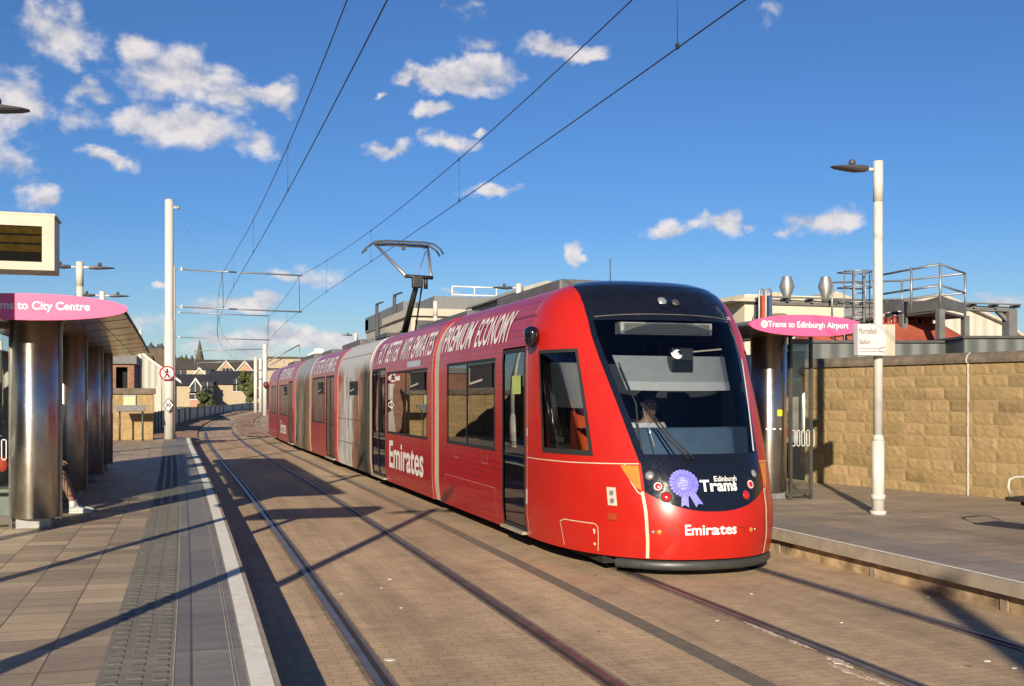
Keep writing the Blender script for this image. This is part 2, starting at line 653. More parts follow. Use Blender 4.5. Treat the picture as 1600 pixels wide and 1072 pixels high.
class MB:
    def __init__(s):
        s.v, s.f, s.sm, s.uv = [], [], [], None

    def add(s, vs, fs, sm=False):
        b = len(s.v)
        s.v += [tuple(v) for v in vs]
        s.f += [tuple(i + b for i in f) for f in fs]
        s.sm += [sm] * len(fs)
        return s

    def box(s, x0, x1, y0, y1, z0, z1, bev=0.):
        if x1 < x0: x0, x1 = x1, x0
        if y1 < y0: y0, y1 = y1, y0
        if z1 < z0: z0, z1 = z1, z0
        return s.obox(((x0 + x1) / 2, (y0 + y1) / 2, (z0 + z1) / 2), ((1, 0, 0), (0, 1, 0), (0, 0, 1)), ((x1 - x0) / 2, (y1 - y0) / 2, (z1 - z0) / 2), bev)

    def obox(s, c, ax, h, bev=0.):
        """oriented box, chamfered when bev > 0"""
        c = Vector(c)
        A = [Vector(a) for a in ax]
        if bev <= 0 or min(h) <= bev * 1.2:
            vs = [c + A[0] * (i * h[0]) + A[1] * (j * h[1]) + A[2] * (k * h[2]) for i in (-1, 1) for j in (-1, 1) for k in (-1, 1)]
            return s.add(vs, [(0, 1, 3, 2), (4, 6, 7, 5), (0, 4, 5, 1), (2, 3, 7, 6), (0, 2, 6, 4), (1, 5, 7, 3)])
        bm = bmesh.new()
        bmesh.ops.create_cube(bm, size=2)
        for v in bm.verts:
            v.co = Vector((v.co.x * h[0], v.co.y * h[1], v.co.z * h[2]))
        bmesh.ops.bevel(bm, geom=bm.edges[:], offset=bev, segments=2, profile=.5, affect='EDGES')
        bm.verts.index_update()
        vs = [c + A[0] * v.co.x + A[1] * v.co.y + A[2] * v.co.z for v in bm.verts]
        fs = [tuple(v.index for v in f.verts) for f in bm.faces]
        bm.free()
        return s.add(vs, fs)

    def bar(s, p0, p1, wd, ht, up=(0, 0, 1), bev=0.):
        p0, p1 = Vector(p0), Vector(p1)
        d = (p1 - p0)
        L = d.length
        d.normalize()
        u = Vector(up)
        sd_ = d.cross(u)
        if sd_.length < 1e-4:
            sd_ = d.cross(Vector((1, 0, 0)))
        sd_.normalize()
        u = sd_.cross(d)
        return s.obox((p0 + p1) / 2, (d, sd_, u), (L / 2, wd / 2, ht / 2), bev)

    def cyl(s, p0, p1, r0, r1=None, n=16, caps=True):
        r1 = r0 if r1 is None else r1
        p0, p1 = Vector(p0), Vector(p1)
        d = (p1 - p0).normalized()
        a = d.orthogonal().normalized()
        b = d.cross(a)
        ring = [a * math.cos(2 * math.pi * i / n) + b * math.sin(2 * math.pi * i / n) for i in range(n)]
        base = len(s.v)
        s.v += [tuple(p0 + q * r0) for q in ring] + [tuple(p1 + q * r1) for q in ring]
        for i in range(n):
            j = (i + 1) % n
            s.f.append((base + i, base + j, base + n + j, base + n + i))
            s.sm.append(True)
        if caps:
            s.f.append(tuple(base + i for i in range(n))[::-1]); s.sm.append(False)
            s.f.append(tuple(base + n + i for i in range(n))); s.sm.append(False)
        return s

    def tube(s, pts, r, n=8):
        pts = [Vector(p) for p in pts]
        rr = r if isinstance(r, (list, tuple)) else [r] * len(pts)
        base = len(s.v)
        prev = None
        for i, p in enumerate(pts):
            d = (pts[min(i + 1, len(pts) - 1)] - pts[max(i - 1, 0)]).normalized()
            if prev is None:
                a = d.orthogonal().normalized()
            else:
                a = (prev - d * prev.dot(d)).normalized()
            prev = a
            b = d.cross(a)
            s.v += [tuple(p + (a * math.cos(2 * math.pi * k / n) + b * math.sin(2 * math.pi * k / n)) * rr[i]) for k in range(n)]
        for i in range(len(pts) - 1):
            for k in range(n):
                j = (k + 1) % n
                s.f.append((base + i * n + k, base + i * n + j, base + (i + 1) * n + j, base + (i + 1) * n + k))
                s.sm.append(True)
        s.f.append(tuple(base + k for k in range(n))[::-1]); s.sm.append(False)
        e = base + (len(pts) - 1) * n
        s.f.append(tuple(e + k for k in range(n))); s.sm.append(False)
        return s

    def lathe(s, c, prof, n=20, sx=1., sy=1.):
        """profile of (r, z) round a vertical axis at c"""
        base = len(s.v)
        for r, z in prof:
            s.v += [(c[0] + r * sx * math.cos(2 * math.pi * k / n), c[1] + r * sy * math.sin(2 * math.pi * k / n), c[2] + z) for k in range(n)]
        for i in range(len(prof) - 1):
            for k in range(n):
                j = (k + 1) % n
                s.f.append((base + i * n + k, base + i * n + j, base + (i + 1) * n + j, base + (i + 1) * n + k))
                s.sm.append(True)
        s.f.append(tuple(base + k for k in range(n))[::-1]); s.sm.append(False)
        e = base + (len(prof) - 1) * n
        s.f.append(tuple(e + k for k in range(n))); s.sm.append(False)
        return s

    def prism(s, poly, a0, a1, axis='y'):
        """polygon in the plane across axis, extruded a0..a1"""
        def mk(p, a):
            if axis == 'y': return (p[0], a, p[1])
            if axis == 'x': return (a, p[0], p[1])
            return (p[0], p[1], a)
        n = len(poly)
        vs = [mk(p, a0) for p in poly] + [mk(p, a1) for p in poly]
        fs = [tuple(range(n)), tuple(range(2 * n - 1, n - 1, -1))] + [(i, i + n, (i + 1) % n + n, (i + 1) % n) for i in range(n)]
        return s.add(vs, fs)

    def grid(s, fn, us, vs_, sm=True):
        base = len(s.v)
        for v in vs_:
            for u in us:
                s.v.append(tuple(fn(u, v)))
        n = len(us)
        for j in range(len(vs_) - 1):
            for i in range(n - 1):
                s.f.append((base + j * n + i, base + j * n + i + 1, base + (j + 1) * n + i + 1, base + (j + 1) * n + i))
                s.sm.append(sm)
        return s

    def build(s, name, mat, parent=None, org=None, fix=True):
        o_ = root_loc(parent) if parent is not None else Vector(org if org is not None else (0, 0, 0))
        me = bpy.data.meshes.new(name)
        me.from_pydata([(v[0] - o_.x, v[1] - o_.y, v[2] - o_.z) for v in s.v], [], s.f)
        me.polygons.foreach_set('use_smooth', s.sm)
        if fix:
            bm = bmesh.new()
            bm.from_mesh(me)
            bmesh.ops.recalc_face_normals(bm, faces=bm.faces[:])
            bm.to_mesh(me)
            bm.free()
        me.materials.append(mat)
        me.update()
        if s.uv is not None:
            uvl = me.uv_layers.new(name='UVMap')
            for lp in me.loops:
                uvl.data[lp.index].uv = s.uv[lp.vertex_index]
        o = bpy.data.objects.new(name, me)
        COL.objects.link(o)
        if parent is not None:
            o.parent = parent
        else:
            o.location = o_
        return o


def dup(o, loc, label=None, rz=0.):
    def rec(x, par):
        c = x.copy()
        COL.objects.link(c)
        c.parent = par
        for ch in [q for q in bpy.data.objects if q.parent == x]:
            rec(ch, c)
        return c
    r = rec(o, None)
    r.location = loc
    r.rotation_euler = (0, 0, rz)
    if label:
        r['label'] = label
    return r


def text_geo(txt, size=1., bold=0., shear=0., spacing=1.):
    cu = bpy.data.curves.new('txt', 'FONT')
    cu.body = txt
    cu.size = size
    cu.offset = bold
    cu.shear = shear
    cu.space_character = spacing
    cu.resolution_u = 4
    ob = bpy.data.objects.new('txt', cu)
    COL.objects.link(ob)
    bpy.context.view_layer.update()
    me = bpy.data.meshes.new_from_object(ob)
    vs = [(v.co.x, v.co.y) for v in me.vertices]
    fs = [tuple(p.vertices) for p in me.polygons]
    bpy.data.objects.remove(ob)
    bpy.data.curves.remove(cu)
    bpy.data.meshes.remove(me)
    x0 = min(v[0] for v in vs); x1 = max(v[0] for v in vs)
    y0 = min(v[1] for v in vs); y1 = max(v[1] for v in vs)
    return vs, fs, (x0, x1, y0, y1)


def text_map(txt, fn, name, mat, parent, bold=0., shear=0., cuts=0, spacing=1., ucuts=0):
    """text fitted to the unit square, then carried onto a surface by fn(u, v)"""
    vs, fs, (x0, x1, y0, y1) = text_geo(txt, 1., bold, shear, spacing)
    bm = bmesh.new()
    bv = [bm.verts.new(((x - x0) / (x1 - x0), (y - y0) / (y1 - y0), 0)) for x, y in vs]
    for f in fs:
        try:
            bm.faces.new([bv[i] for i in f])
        except ValueError:
            pass
    for i in range(1, cuts + 1):
        bmesh.ops.bisect_plane(bm, geom=bm.verts[:] + bm.edges[:] + bm.faces[:], plane_co=(0, i / (cuts + 1), 0), plane_no=(0, 1, 0))
    for i in range(1, ucuts + 1):
        bmesh.ops.bisect_plane(bm, geom=bm.verts[:] + bm.edges[:] + bm.faces[:], plane_co=(i / (ucuts + 1), 0, 0), plane_no=(1, 0, 0))
    m = MB()
    bm.verts.index_update()
    m.add([fn(v.co.x, v.co.y) for v in bm.verts], [tuple(v.index for v in f.verts) for f in bm.faces])
    bm.free()
    return m.build(name, mat, parent, fix=False)


def words(txt, y0, y1, zf, nm, mat, parent, bold, cuts):
    """a line of lettering along the flank, one mesh per word, reading towards the cab"""
    ws_ = txt.split()
    tot = sum(len(w_) for w_ in ws_) + 1.0 * (len(ws_) - 1)
    p = 0.
    for w_ in ws_:
        a = y0 + (y1 - y0) * p / tot
        b = y0 + (y1 - y0) * (p + len(w_)) / tot
        text_map(w_, lambda u, v, a=a, b=b: S(qy(a + (b - a) * u), zf[0] + (zf[1] - zf[0]) * v, .008), nm, mat, parent, bold=bold, cuts=cuts)
        p += len(w_) + 1.0


def text_flat(txt, o, ux, vy, w_, h_, name, mat, parent, bold=0., shear=0.):
    o, ux, vy = Vector(o), Vector(ux), Vector(vy)
    return text_map(txt, lambda u, v: o + ux * (u * w_) + vy * (v * h_), name, mat, parent, bold, shear)


def interp(t, z):
    if z <= t[0][0]:
        return t[0][1]
    for (a, b), (c, d) in zip(t, t[1:]):
        if z <= c:
            return b + (d - b) * (z - a) / (c - a)
    return t[-1][1]


DR = [(8, 0), (12, -.02), (17, -.07), (23.1, -.16), (27.9, -.245), (33.5, -.365), (37.7, -.455), (44.4, -.54), (51.5, -.55), (57, -.58), (64, -.5), (78, 0), (94, 1.0), (119, 3.2), (162, 7.6), (230, 16)]


def D(y):
    """sideways run of the line: dead straight here, then an easy bend left, then right"""
    h = 1.5 if y < 52 else 4
    return sum(interp(DR, y + k * h) for k in (-2, -1, 0, 1, 2)) / 5


def P(px, py, z=0.):
    """ground point at height z seen at a pixel of the photograph: used to survey the site"""
    u = (px - 800) / 1650.
    t = (z - CAM_H) / ((622 - py) / 1650.)
    return Vector(((u * math.cos(TH) + math.sin(TH)) * t, (math.cos(TH) - u * math.sin(TH)) * t, z))


def PD(px, py, d):
    u = (px - 800) / 1650.
    return Vector(((u * math.cos(TH) + math.sin(TH)) * d, (math.cos(TH) - u * math.sin(TH)) * d, CAM_H + (622 - py) / 1650. * d))


def frange(a, b, st):
    n = max(1, int(math.ceil((b - a) / st)))
    return [a + (b - a) * i / n for i in range(n + 1)]


def ribbon(m, x0, x1, y0, y1, z, st=2., k=1., thick=0., uv=False):
    ys = frange(y0, y1, st)
    X0 = x0 if callable(x0) else (lambda y: x0)
    X1 = x1 if callable(x1) else (lambda y: x1)
    if thick <= 0:
        nx = [0, 1]
        b = len(m.v)
        m.grid(lambda u, v: (X0(v) + (X1(v) - X0(v)) * u + D(v) * k, v, z), nx, ys, False)
        if uv:
            m.uv = (m.uv or []) + [(v[1], v[0] - D(v[1]) * k) for v in m.v[b:]]
    else:
        sec = [(0, z - thick), (0, z), (1, z), (1, z - thick), (0, z - thick)]
        m.grid(lambda u, v: (X0(v) + (X1(v) - X0(v)) * sec[u][0] + D(v) * k, v, sec[u][1]), [0, 1, 2, 3, 4], ys, False)
    return m


def struct(o, label=None):
    o['kind'] = 'structure'
    return o


# ------------------------------------------------------------------ ground, trackway, platforms
PZ = .30
GROUND = M('rough ground', (.20, .15, .095), .95, var=.35, sc=.6, bump=.3)
g = MB().grid(lambda u, v: (u, v, -.07), frange(-900, 900, 150), frange(-300, 2400, 200), False)
struct(g.build('ground', GROUND))
tw = ribbon(MB(), .30, 7.2, -60, 56, 0.)
struct(tw.build('trackway', SETT))
tw2 = ribbon(MB(), .55, 6.9, 56, 200, -.004, 3)
struct(tw2.build('trackway', SETT))
bl = MB()
rs = random.Random(3)


def bgrid(m, x0, x1, y0, y1, z, amp, sx=.35, sy=.8):
    m.grid(lambda u, v: (u + D(v), v, z + rs.uniform(-amp, amp)), frange(x0, x1, sx), frange(y0, y1, sy), True)


bgrid(bl, -2.2, .80, 44.3, 190, .06, .07)
bgrid(bl, 2.98, 4.16, 52.5, 190, .03, .045)
bgrid(bl, 6.2, 10, 60, 190, .05, .06)
tag(bl.build('ballast', BALL), 'reddish brown stone ballast heaped beside and between the curving rails', 'ballast', kind='stuff')

# left platform
edge_l = .47
m = MB()
ribbon(m, -8, -.51, -60, 44, PZ, uv=True)
struct(m.build('platform', SLAB))
m = MB()
ribbon(m, -.51, -.10, -60, 44, PZ, uv=True)
struct(m.build('platform', TACT))
m = MB()
ribbon(m, -.10, .30, -60, 44, PZ, uv=True)
struct(m.build('platform', EDGE))
m = MB()
ribbon(m, .30, .31, -60, 44, PZ + .001, thick=.02)
ribbon(m, .435, edge_l, -60, 44, PZ, thick=.3)
ribbon(m, .31, .4352, -60, 44, PZ - .004, thick=.29)
m.box(-8, edge_l + D(44), 44.0, 44.08, 0, PZ - .002)
struct(m.build('platform_kerb', CONC))
m = MB()
ribbon(m, .31, .435, -60, 43.9, PZ + .003)
struct(m.build('platform_line', WHITEP))
# narrow channels in the smooth slabs
m = MB()
ribbon(m, .225, .231, -60, 44, PZ + .003)
ribbon(m, .248, .252, -60, 44, PZ + .003)
ribbon(m, -.104, -.098, -60, 44, PZ + .003)
struct(m.build('platform_joint', M('joint', (.55, .47, .36), .9)))
# raised lozenge tactile studs
m = MB()
y = 4.6
while y < 34:
    for i in range(3):
        cx = -.44 + i * .135 + D(y)
        yy = y + (.0 if i != 1 else .07)
        a, b_, h = .045, .042, .005
        vs = [(cx - a, yy - b_, PZ + .0005), (cx + a, yy - b_, PZ + .0005), (cx + a, yy + b_, PZ + .0005), (cx - a, yy + b_, PZ + .0005),
              (cx - a * .75, yy - b_ * .65, PZ + h), (cx + a * .75, yy - b_ * .65, PZ + h), (cx + a * .75, yy + b_ * .65, PZ + h), (cx - a * .75, yy + b_ * .65, PZ + h)]
        m.add(vs, [(4, 5, 6, 7), (0, 1, 5, 4), (1, 2, 6, 5), (2, 3, 7, 6), (3, 0, 4, 7)])
    y += .15
struct(m.build('tactile_studs', M('tactile stud', (.18, .175, .14), .75, var=.3, sc=9)))

# right platform
RE = 6.76
m = MB()
ribbon(m, 7.55, 18, -60, 60, PZ, uv=True)
struct(m.build('platform', SLABR))
m = MB()
ribbon(m, RE + .09, 7.55, -60, 60, PZ, uv=True)
struct(m.build('platform', mat_slabs('edge slabs right', (.36, .31, .25), (.27, .24, .20), (.16, .13, .10), .6, .4, .005, rows=True)))
m = MB()
for y in frange(1, 59, 1.2)[:-1]:
    for (xa, xb, za, zb) in ((RE, RE + .0895, PZ - .13, PZ + .0005),):
        yy = y + 1.183
        m.add([(xa + D(y), y, za), (xb + D(y), y, za), (xb + D(y), y, zb), (xa + D(y), y, zb), (xa + D(yy), yy, za), (xb + D(yy), yy, za), (xb + D(yy), yy, zb), (xa + D(yy), yy, zb)],
              [(0, 1, 2, 3), (7, 6, 5, 4), (0, 4, 5, 1), (1, 5, 6, 2), (2, 6, 7, 3), (3, 7, 4, 0)])
struct(m.build('platform_kerb', CONC))
m = MB()
ribbon(m, RE + .012, RE + .062, 1, 60, PZ + .004)
struct(m.build('platform_line', WHITEP))
m = MB()
ribbon(m, RE + .10, RE + .12, 1, 60, PZ - .02, thick=.30)
struct(m.build('platform_wall', CONCD))
m = MB()
for y in frange(2, 58, 1.9):
    m.box(RE + .085 + D(y), RE + .13 + D(y), y, y + .09, -.01, PZ - .14)
struct(m.build('platform_wall', M('platform upstand', (.30, .24, .17), .9, var=.3, sc=9)))

# rails: grooved rail set in the paving
RAILX = [1.18, 2.67, 4.49, 6.0]
RL = ['polished left rail of the empty near track beside the left platform', 'dull right rail of the empty near track in the paving',
      'left rail of the track the red tram stands on', 'rail nearest the right platform passing under the red tram']
for i, x in enumerate(RAILX):
    rt = empty('rail', (x, 5, 0), RL[i], 'rail', 'rails set in the paving')
    s_ = 1 if i % 2 == 0 else -1
    m = MB()
    ribbon(m, x - .027, x + .027, -60, 200, .012, 2, thick=.02)
    m.build('rail_head', RAILM, rt)
    m = MB()
    a, b_ = (x + .032, x + .075) if s_ > 0 else (x - .075, x - .032)
    ribbon(m, a, b_, -60, 60, .003, 2)
    m.build('groove', RAILD, rt)
    m = MB()
    a, b_ = (x + .075, x + .092) if s_ > 0 else (x - .092, x - .075)
    ribbon(m, a, b_, -60, 60, .008, 2, thick=.016)
    m.build('lip', RAILM, rt)
    m = MB()
    ribbon(m, x - (.07 if s_ > 0 else .115), x - (.032 if s_ > 0 else .092), -60, 60, .004, 2)
    ribbon(m, x + (.092 if s_ > 0 else .032), x + (.115 if s_ > 0 else .07), -60, 60, .004, 2)
    m.build('sealant', RAILS, rt)
m = MB()
ribbon(m, 3.50, 3.66, -60, 52, .004)
tag(m.build('drain_strip', STRIPM), 'dark grey strip running between the two tracks', 'drain')
# dried cement beside the rail of the tram's track, worn patches in the setts
SMEAR = M('dried cement', (.62, .52, .42), .95, var=.2, sc=20)
rq = random.Random(21)
for (px, py, L_, wd_) in ((1215, 985, .75, .05), (1262, 1003, .55, .04), (1330, 1033, .35, .10), (1345, 1048, .5, .05), (1390, 1062, .3, .04)):
    p = P(px, py, .003) + Vector((-.10, 0, 0))
    m = MB()
    n = 16
    lft = [(p.x - wd_ * rq.uniform(.1, .6) * math.sin(math.pi * i / n), p.y - L_ / 2 + L_ * i / n) for i in range(n + 1)]
    rgt = [(p.x + wd_ * rq.uniform(.1, .6) * math.sin(math.pi * i / n), p.y - L_ / 2 + L_ * i / n) for i in range(n, -1, -1)]
    m.prism(lft + rgt[1:-1], .001, .007, 'z')
    struct(m.build('paving_patch', SMEAR))
# litter
for i, (px, py, s_) in enumerate([(610, 905, .03), (596, 919, .016), (627, 950, .025), (609, 1031, .05), (1174, 928, .02), (1315, 973, .016), (1121, 970, .02), (1543, 1033, .035), (1584, 1044, .03), (1450, 933, .02), (534, 928, .014)]):
    p = P(px, py, .003)
    m = MB()
    a = rs.uniform(0, 3)
    pts = []
    for k in range(6):
        r_ = s_ * rs.uniform(.5, 1.)
        pts.append((p.x + r_ * math.cos(a + k * 1.05), p.y + r_ * .8 * math.sin(a + k * 1.05)))
    m.prism(pts, .002, .008, 'z')
    tag(m.build('litter_scrap', M('paper scrap', (.7, .68, .62), .8), org=(p.x, p.y, 0)), 'tiny pale scrap of litter lying on the paving of the trackway', 'litter', 'scraps of litter on the trackway')

# ------------------------------------------------------------------ TRAM
XC, YB, PW = 5.24, 12.1, 2.35
WT = [(.18, 1.30), (.5, 1.335), (2.35, 1.335), (2.6, 1.315), (2.75, 1.28), (2.9, 1.225), (3.02, 1.16), (3.12, 1.07), (3.2, .96), (3.26, .8), (3.3, .55), (3.32, .0)]
YT = [(.18, 9.93), (.4, 9.88), (.7, 9.9), (1.05, 10.01), (1.23, 10.09), (1.8, 10.40), (2.36, 10.75), (2.64, 10.94), (2.98, 11.17), (3.12, 11.3), (3.2, 11.42), (3.26, 11.6), (3.3, 11.85), (3.32, 12.1)]


def Sraw(q, z):
    w_ = interp(WT, z)
    y0 = interp(YT, z)
    L = YB - y0
    a = abs(q)
    sg = 1 if q > 0 else -1
    if a <= 90:
        sn = math.sin(R(a)); cs = max(0., math.cos(R(a)))
        x = w_ * sn ** (2 / PW)
        yv = y0 + L * (1 - cs ** (2 / PW))
    else:
        x = w_
        yv = YB + (a - 90) * .03
    return Vector((XC + sg * x + D(yv), yv, z))


def S(q, z, off=0.):
    p = Sraw(q, z)
    if off == 0:
        return p
    e = .8
    du = Sraw(q + e, z) - Sraw(q - e, z)
    dv = Sraw(q, min(3.31, z + .015)) - Sraw(q, max(.19, z - .015))
    n = du.cross(dv)
    n.normalize()
    c = Vector((XC + D(p.y), p.y if abs(q) > 90 else 12.6, 1.4))
    if n.dot(p - c) < 0:
        n = -n
    return p + n * off


def qy(y, side=-1):
    return side * (90 + (y - YB) / .03)


def phim(z):
    return interp([(.2, 27), (.9, 27.2), (1.2, 28.2), (2.03, 35.2), (2.77, 41.8), (2.95, 45.5), (3.08, 51), (3.16, 58), (3.22, 70), (3.28, 84), (3.32, 90)], z)


def steps(a, b, st):
    return frange(a, b, st) if b > a else frange(b, a, st)[::-1]


tram = empty('tram', (XC, 30, 0), 'long red articulated tram with white lettering and a black rounded cab front', 'tram')


def qs(a, b):
    """sample positions: dense round the nose, sparse along the flank"""
    out = []
    lo, hi = min(a, b), max(a, b)
    cur = lo
    while cur < hi - 1e-6:
        out.append(cur)
        cur += 3 if abs(cur) <= 92 else 22
    out.append(hi)
    return out


def cells(m, q0, q1, z0, z1, holes, off=0., edge=None):
    """shell between q0..q1, z0..z1 with rectangular openings left out"""
    Q = set(qs(q0, q1))
    Z = set(frange(z0, z1, .14 if z1 < 2.6 else .06))
    for (a, b, c, d) in holes:
        Q |= {a, b}
        Z |= {c, d}
    Q = sorted(x for x in Q if min(q0, q1) - 1e-6 <= x <= max(q0, q1) + 1e-6)
    Z = sorted(x for x in Z if z0 - 1e-6 <= x <= z1 + 1e-6)
    idx = {}
    def vi(i, j):
        if (i, j) not in idx:
            q = Q[i]
            if edge and abs(q) < edge[1]:
                # columns ahead of a fixed column are squeezed towards the moving boundary
                t = (edge[1] - abs(q)) / (edge[1] - edge[2])
                q = math.copysign(edge[1] + (edge[0](Z[j]) - edge[1]) * t, q)
            idx[(i, j)] = len(m.v)
            m.v.append(tuple(S(q, Z[j], off)))
        return idx[(i, j)]
    for j in range(len(Z) - 1):
        for i in range(len(Q) - 1):
            mq, mz = (Q[i] + Q[i + 1]) / 2, (Z[j] + Z[j + 1]) / 2
            if any(min(a, b) < mq < max(a, b) and c < mz < d for a, b, c, d in holes):
                continue
            m.f.append((vi(i, j), vi(i + 1, j), vi(i + 1, j + 1), vi(i, j + 1)))
            m.sm.append(True)
    return m


def patch(m, q0, q1, z0, z1, off=0., nq=None, nz=None):
    """surface patch; q0, q1 may vary with z"""
    f0 = q0 if callable(q0) else (lambda z: q0)
    f1 = q1 if callable(q1) else (lambda z: q1)
    nq = nq or 14
    nz = nz or max(2, int((z1 - z0) / .06))
    return m.grid(lambda u, v: S(f0(v) + (f1(v) - f0(v)) * u, v, off), [i / nq for i in range(nq + 1)], frange(z0, z1, (z1 - z0) / nz))


def strip(m, pts, wd, off=.004, st=.05):
    """ribbon of width wd laid on the tram's surface along (q, z) points"""
    P3 = []
    for (qa, za), (qb, zb) in zip(pts, pts[1:]):
        n = max(1, int((S(qa, za) - S(qb, zb)).length / st))
        n = min(n, 60)
        for i in range(n):
            P3.append((qa + (qb - qa) * i / n, za + (zb - za) * i / n))
    P3.append(pts[-1])
    V = [S(q, z, off) for q, z in P3]
    N = [(S(q, z, off + .05) - S(q, z, off)).normalized() for q, z in P3]
    base = len(m.v)
    for i, p in enumerate(V):
        d = V[min(i + 1, len(V) - 1)] - V[max(0, i - 1)]
        sd_ = d.cross(N[i]).normalized() * wd / 2
        m.v.append(tuple(p - sd_)); m.v.append(tuple(p + sd_))
    for i in range(len(V) - 1):
        m.f.append((base + 2 * i, base + 2 * i + 1, base + 2 * i + 3, base + 2 * i + 2))
        m.sm.append(True)
    return m


def disc(m, q, z, r, off, n=20, dome=0., rin=0.):
    c = S(q, z, off)
    nn = (S(q, z, off + .05) - c).normalized()
    a = nn.cross(Vector((0, 0, 1))).normalized()
    b_ = a.cross(nn)
    base = len(m.v)
    rings = [(1., 0.), (.8, dome * .5), (.45, dome * .9)] if rin == 0 else [(1., 0), (rin / r, 0)]
    for f_, h in rings:
        for k in range(n):
            t = 2 * math.pi * k / n
            m.v.append(tuple(c + (a * math.cos(t) + b_ * math.sin(t)) * r * f_ + nn * h))
    for j in range(len(rings) - 1):
        for k in range(n):
            k2 = (k + 1) % n
            m.f.append((base + j * n + k, base + j * n + k2, base + (j + 1) * n + k2, base + (j + 1) * n + k))
            m.sm.append(True)
    if rin == 0:
        m.f.append(tuple(base + (len(rings) - 1) * n + k for k in range(n)))
        m.sm.append(True)
    return m


JOINTS = [16.95, 23.1, 27.9, 33.5, 37.7, 44.4]
ZB = .2
ZR = 3.32
# ---- cab module
M1W = (13.55, 16.2, 1.17, 2.42)      # saloon window
M1D = (12.25, 13.22, ZB, 2.52)       # door
CABW = (-80, -49.5, 1.26, 2.43)
holes = [(qy(M1W[0]), qy(M1W[1]), M1W[2], M1W[3]), (qy(M1D[0]), qy(M1D[1]), M1D[2], M1D[3]), CABW]
qe = 90 + (16.75 - YB) / .03
m = MB()
m2 = MB()
# cab part in brighter red, saloon part in lined panels
for sg in (-1, 1):
    hs_ = [tuple([sg * -1 * h[0], sg * -1 * h[1], h[2], h[3]]) for h in holes]
    if sg > 0:
        hs_ = hs_
    cells(m2, sg * 91.5, sg * qe, ZB, 2.52, hs_)
    cells(m, *( (-91.5, -27.5) if sg < 0 else (27.5, 91.5)), 1.2, 2.52, hs_, edge=(phim, 49.5, 27.5))
    m.grid(lambda u, v, sg=sg: S(sg * (phim(v) + (91.5 - phim(v)) * u), v), [i / 16 for i in range(17)], frange(2.52, ZR, .05))
    m2.grid(lambda u, v, sg=sg: S(sg * (91.5 + (qe - 91.5) * u), v), [i / 10 for i in range(11)], frange(2.52, ZR, .05))
cells(m, -91.5, 91.5, ZB, 1.2, [])
cab = m.build('cab_shell', REDF, tram)
body1 = m2.build('body_shell', RED, tram)

# black mask
m = MB()
patch(m, lambda z: -phim(z), lambda z: phim(z), 2.80, ZR, .004, 40, 26)
cap = m.build('roof_cap', BLACK, tram)
m = MB()


def ulow(t):
    return .70 + .20 * t * t


m.grid(lambda u, v: S(u * 27.6, ulow(abs(u)) + (1.205 - ulow(abs(u))) * v, .004), [i / 20 for i in range(-20, 21)], [i / 8 for i in range(9)])
mask = m.build('front_panel', BLACK, tram)
m = MB()
for sg in (-1, 1):
    patch(m, lambda z, sg=sg: sg * (phim(z)), lambda z, sg=sg: sg * (phim(z) - 3.4), 1.2, 2.8, .003, 3, 24)
patch(m, lambda z: -phim(z), lambda z: phim(z), 1.2, 1.285, .005, 30, 2)
patch(m, lambda z: -phim(z) + 3, lambda z: phim(z) - 3, 2.765, 2.8, .003, 30, 2)
m.build('windscreen_frame', BLACK, tram)
m = MB()
patch(m, lambda z: -phim(z) + 3, lambda z: phim(z) - 3, 1.28, 2.77, -.002, 36, 24)
ws = m.build('windscreen', GLASSW, tram)
# panel joint above the windscreen, thin chrome glint
m = MB()
strip(m, [(-38 + 4 * i, 2.80 + .035 * (1 - ((-38 + 4 * i) / 40) ** 2)) for i in range(20)], .012, .008)
m.build('roof_cap_seam', M('seam trim', (.25, .23, .2), .3, metal=.5), tram)
# white edge of pillar inside right of windscreen
m = MB()
strip(m, [(25.4, 1.30), (32.5, 1.85), (39.5, 2.34)], .026, .004)
m.build('windscreen_edge_strip', LETW, tram)
# cab side windows + frames
for sg in (-1, 1):
    a, b_ = (-80, -49.5) if sg < 0 else (49.5, 80)
    m = MB()
    patch(m, a, b_, 1.26, 2.43, -.012, 10, 12)
    ln_ = MB()
    patch(ln_, lambda z, sg=sg: sg * (phim(z) + .8), sg * 49, 1.2, 2.98, -.03, 6, 20)
    patch(ln_, sg * 80.5, sg * 93, 1.2, 2.98, -.03, 5, 20)
    patch(ln_, sg * 48, sg * 92, 2.44, 2.98, -.03, 8, 6)
    patch(ln_, sg * 30, sg * 92, .5, 1.25, -.03, 14, 4)
    ln_.build('cab_lining', RUBBER, tram)
    gw = m.build('cab_side_window', GLASSD, tram)
    m = MB()
    for (x0, x1, z0, z1) in ((a, b_, 1.25, 1.31), (a, b_, 2.40, 2.44), (a, a + 1.7, 1.25, 2.44), (b_ - 1.7, b_, 1.25, 2.44)):
        patch(m, x0, x1, z0, z1, .004, 8, 3)
    m.build('window_frame', RUBBER, gw)

# roof lamp, numbers, head lights, writing on the front
m = MB(); disc(m, -.8, 2.985, .055, .03, dome=.02)
lt = m.build('top_lamp', CLEARL, tram)
m = MB(); disc(m, 0, 2.985, .10, .008, dome=.02)
m.build('lamp_housing', BLACK, lt)
m = MB(); disc(m, 4.3, 2.97, .05, .03, dome=.02)
m.build('camera_lens', DARK, lt)


def on_front(q0, q1, z0, z1, off=.009):
    return lambda u, v: S(q0 + (q1 - q0) * u, z0 + (z1 - z0) * v, off)


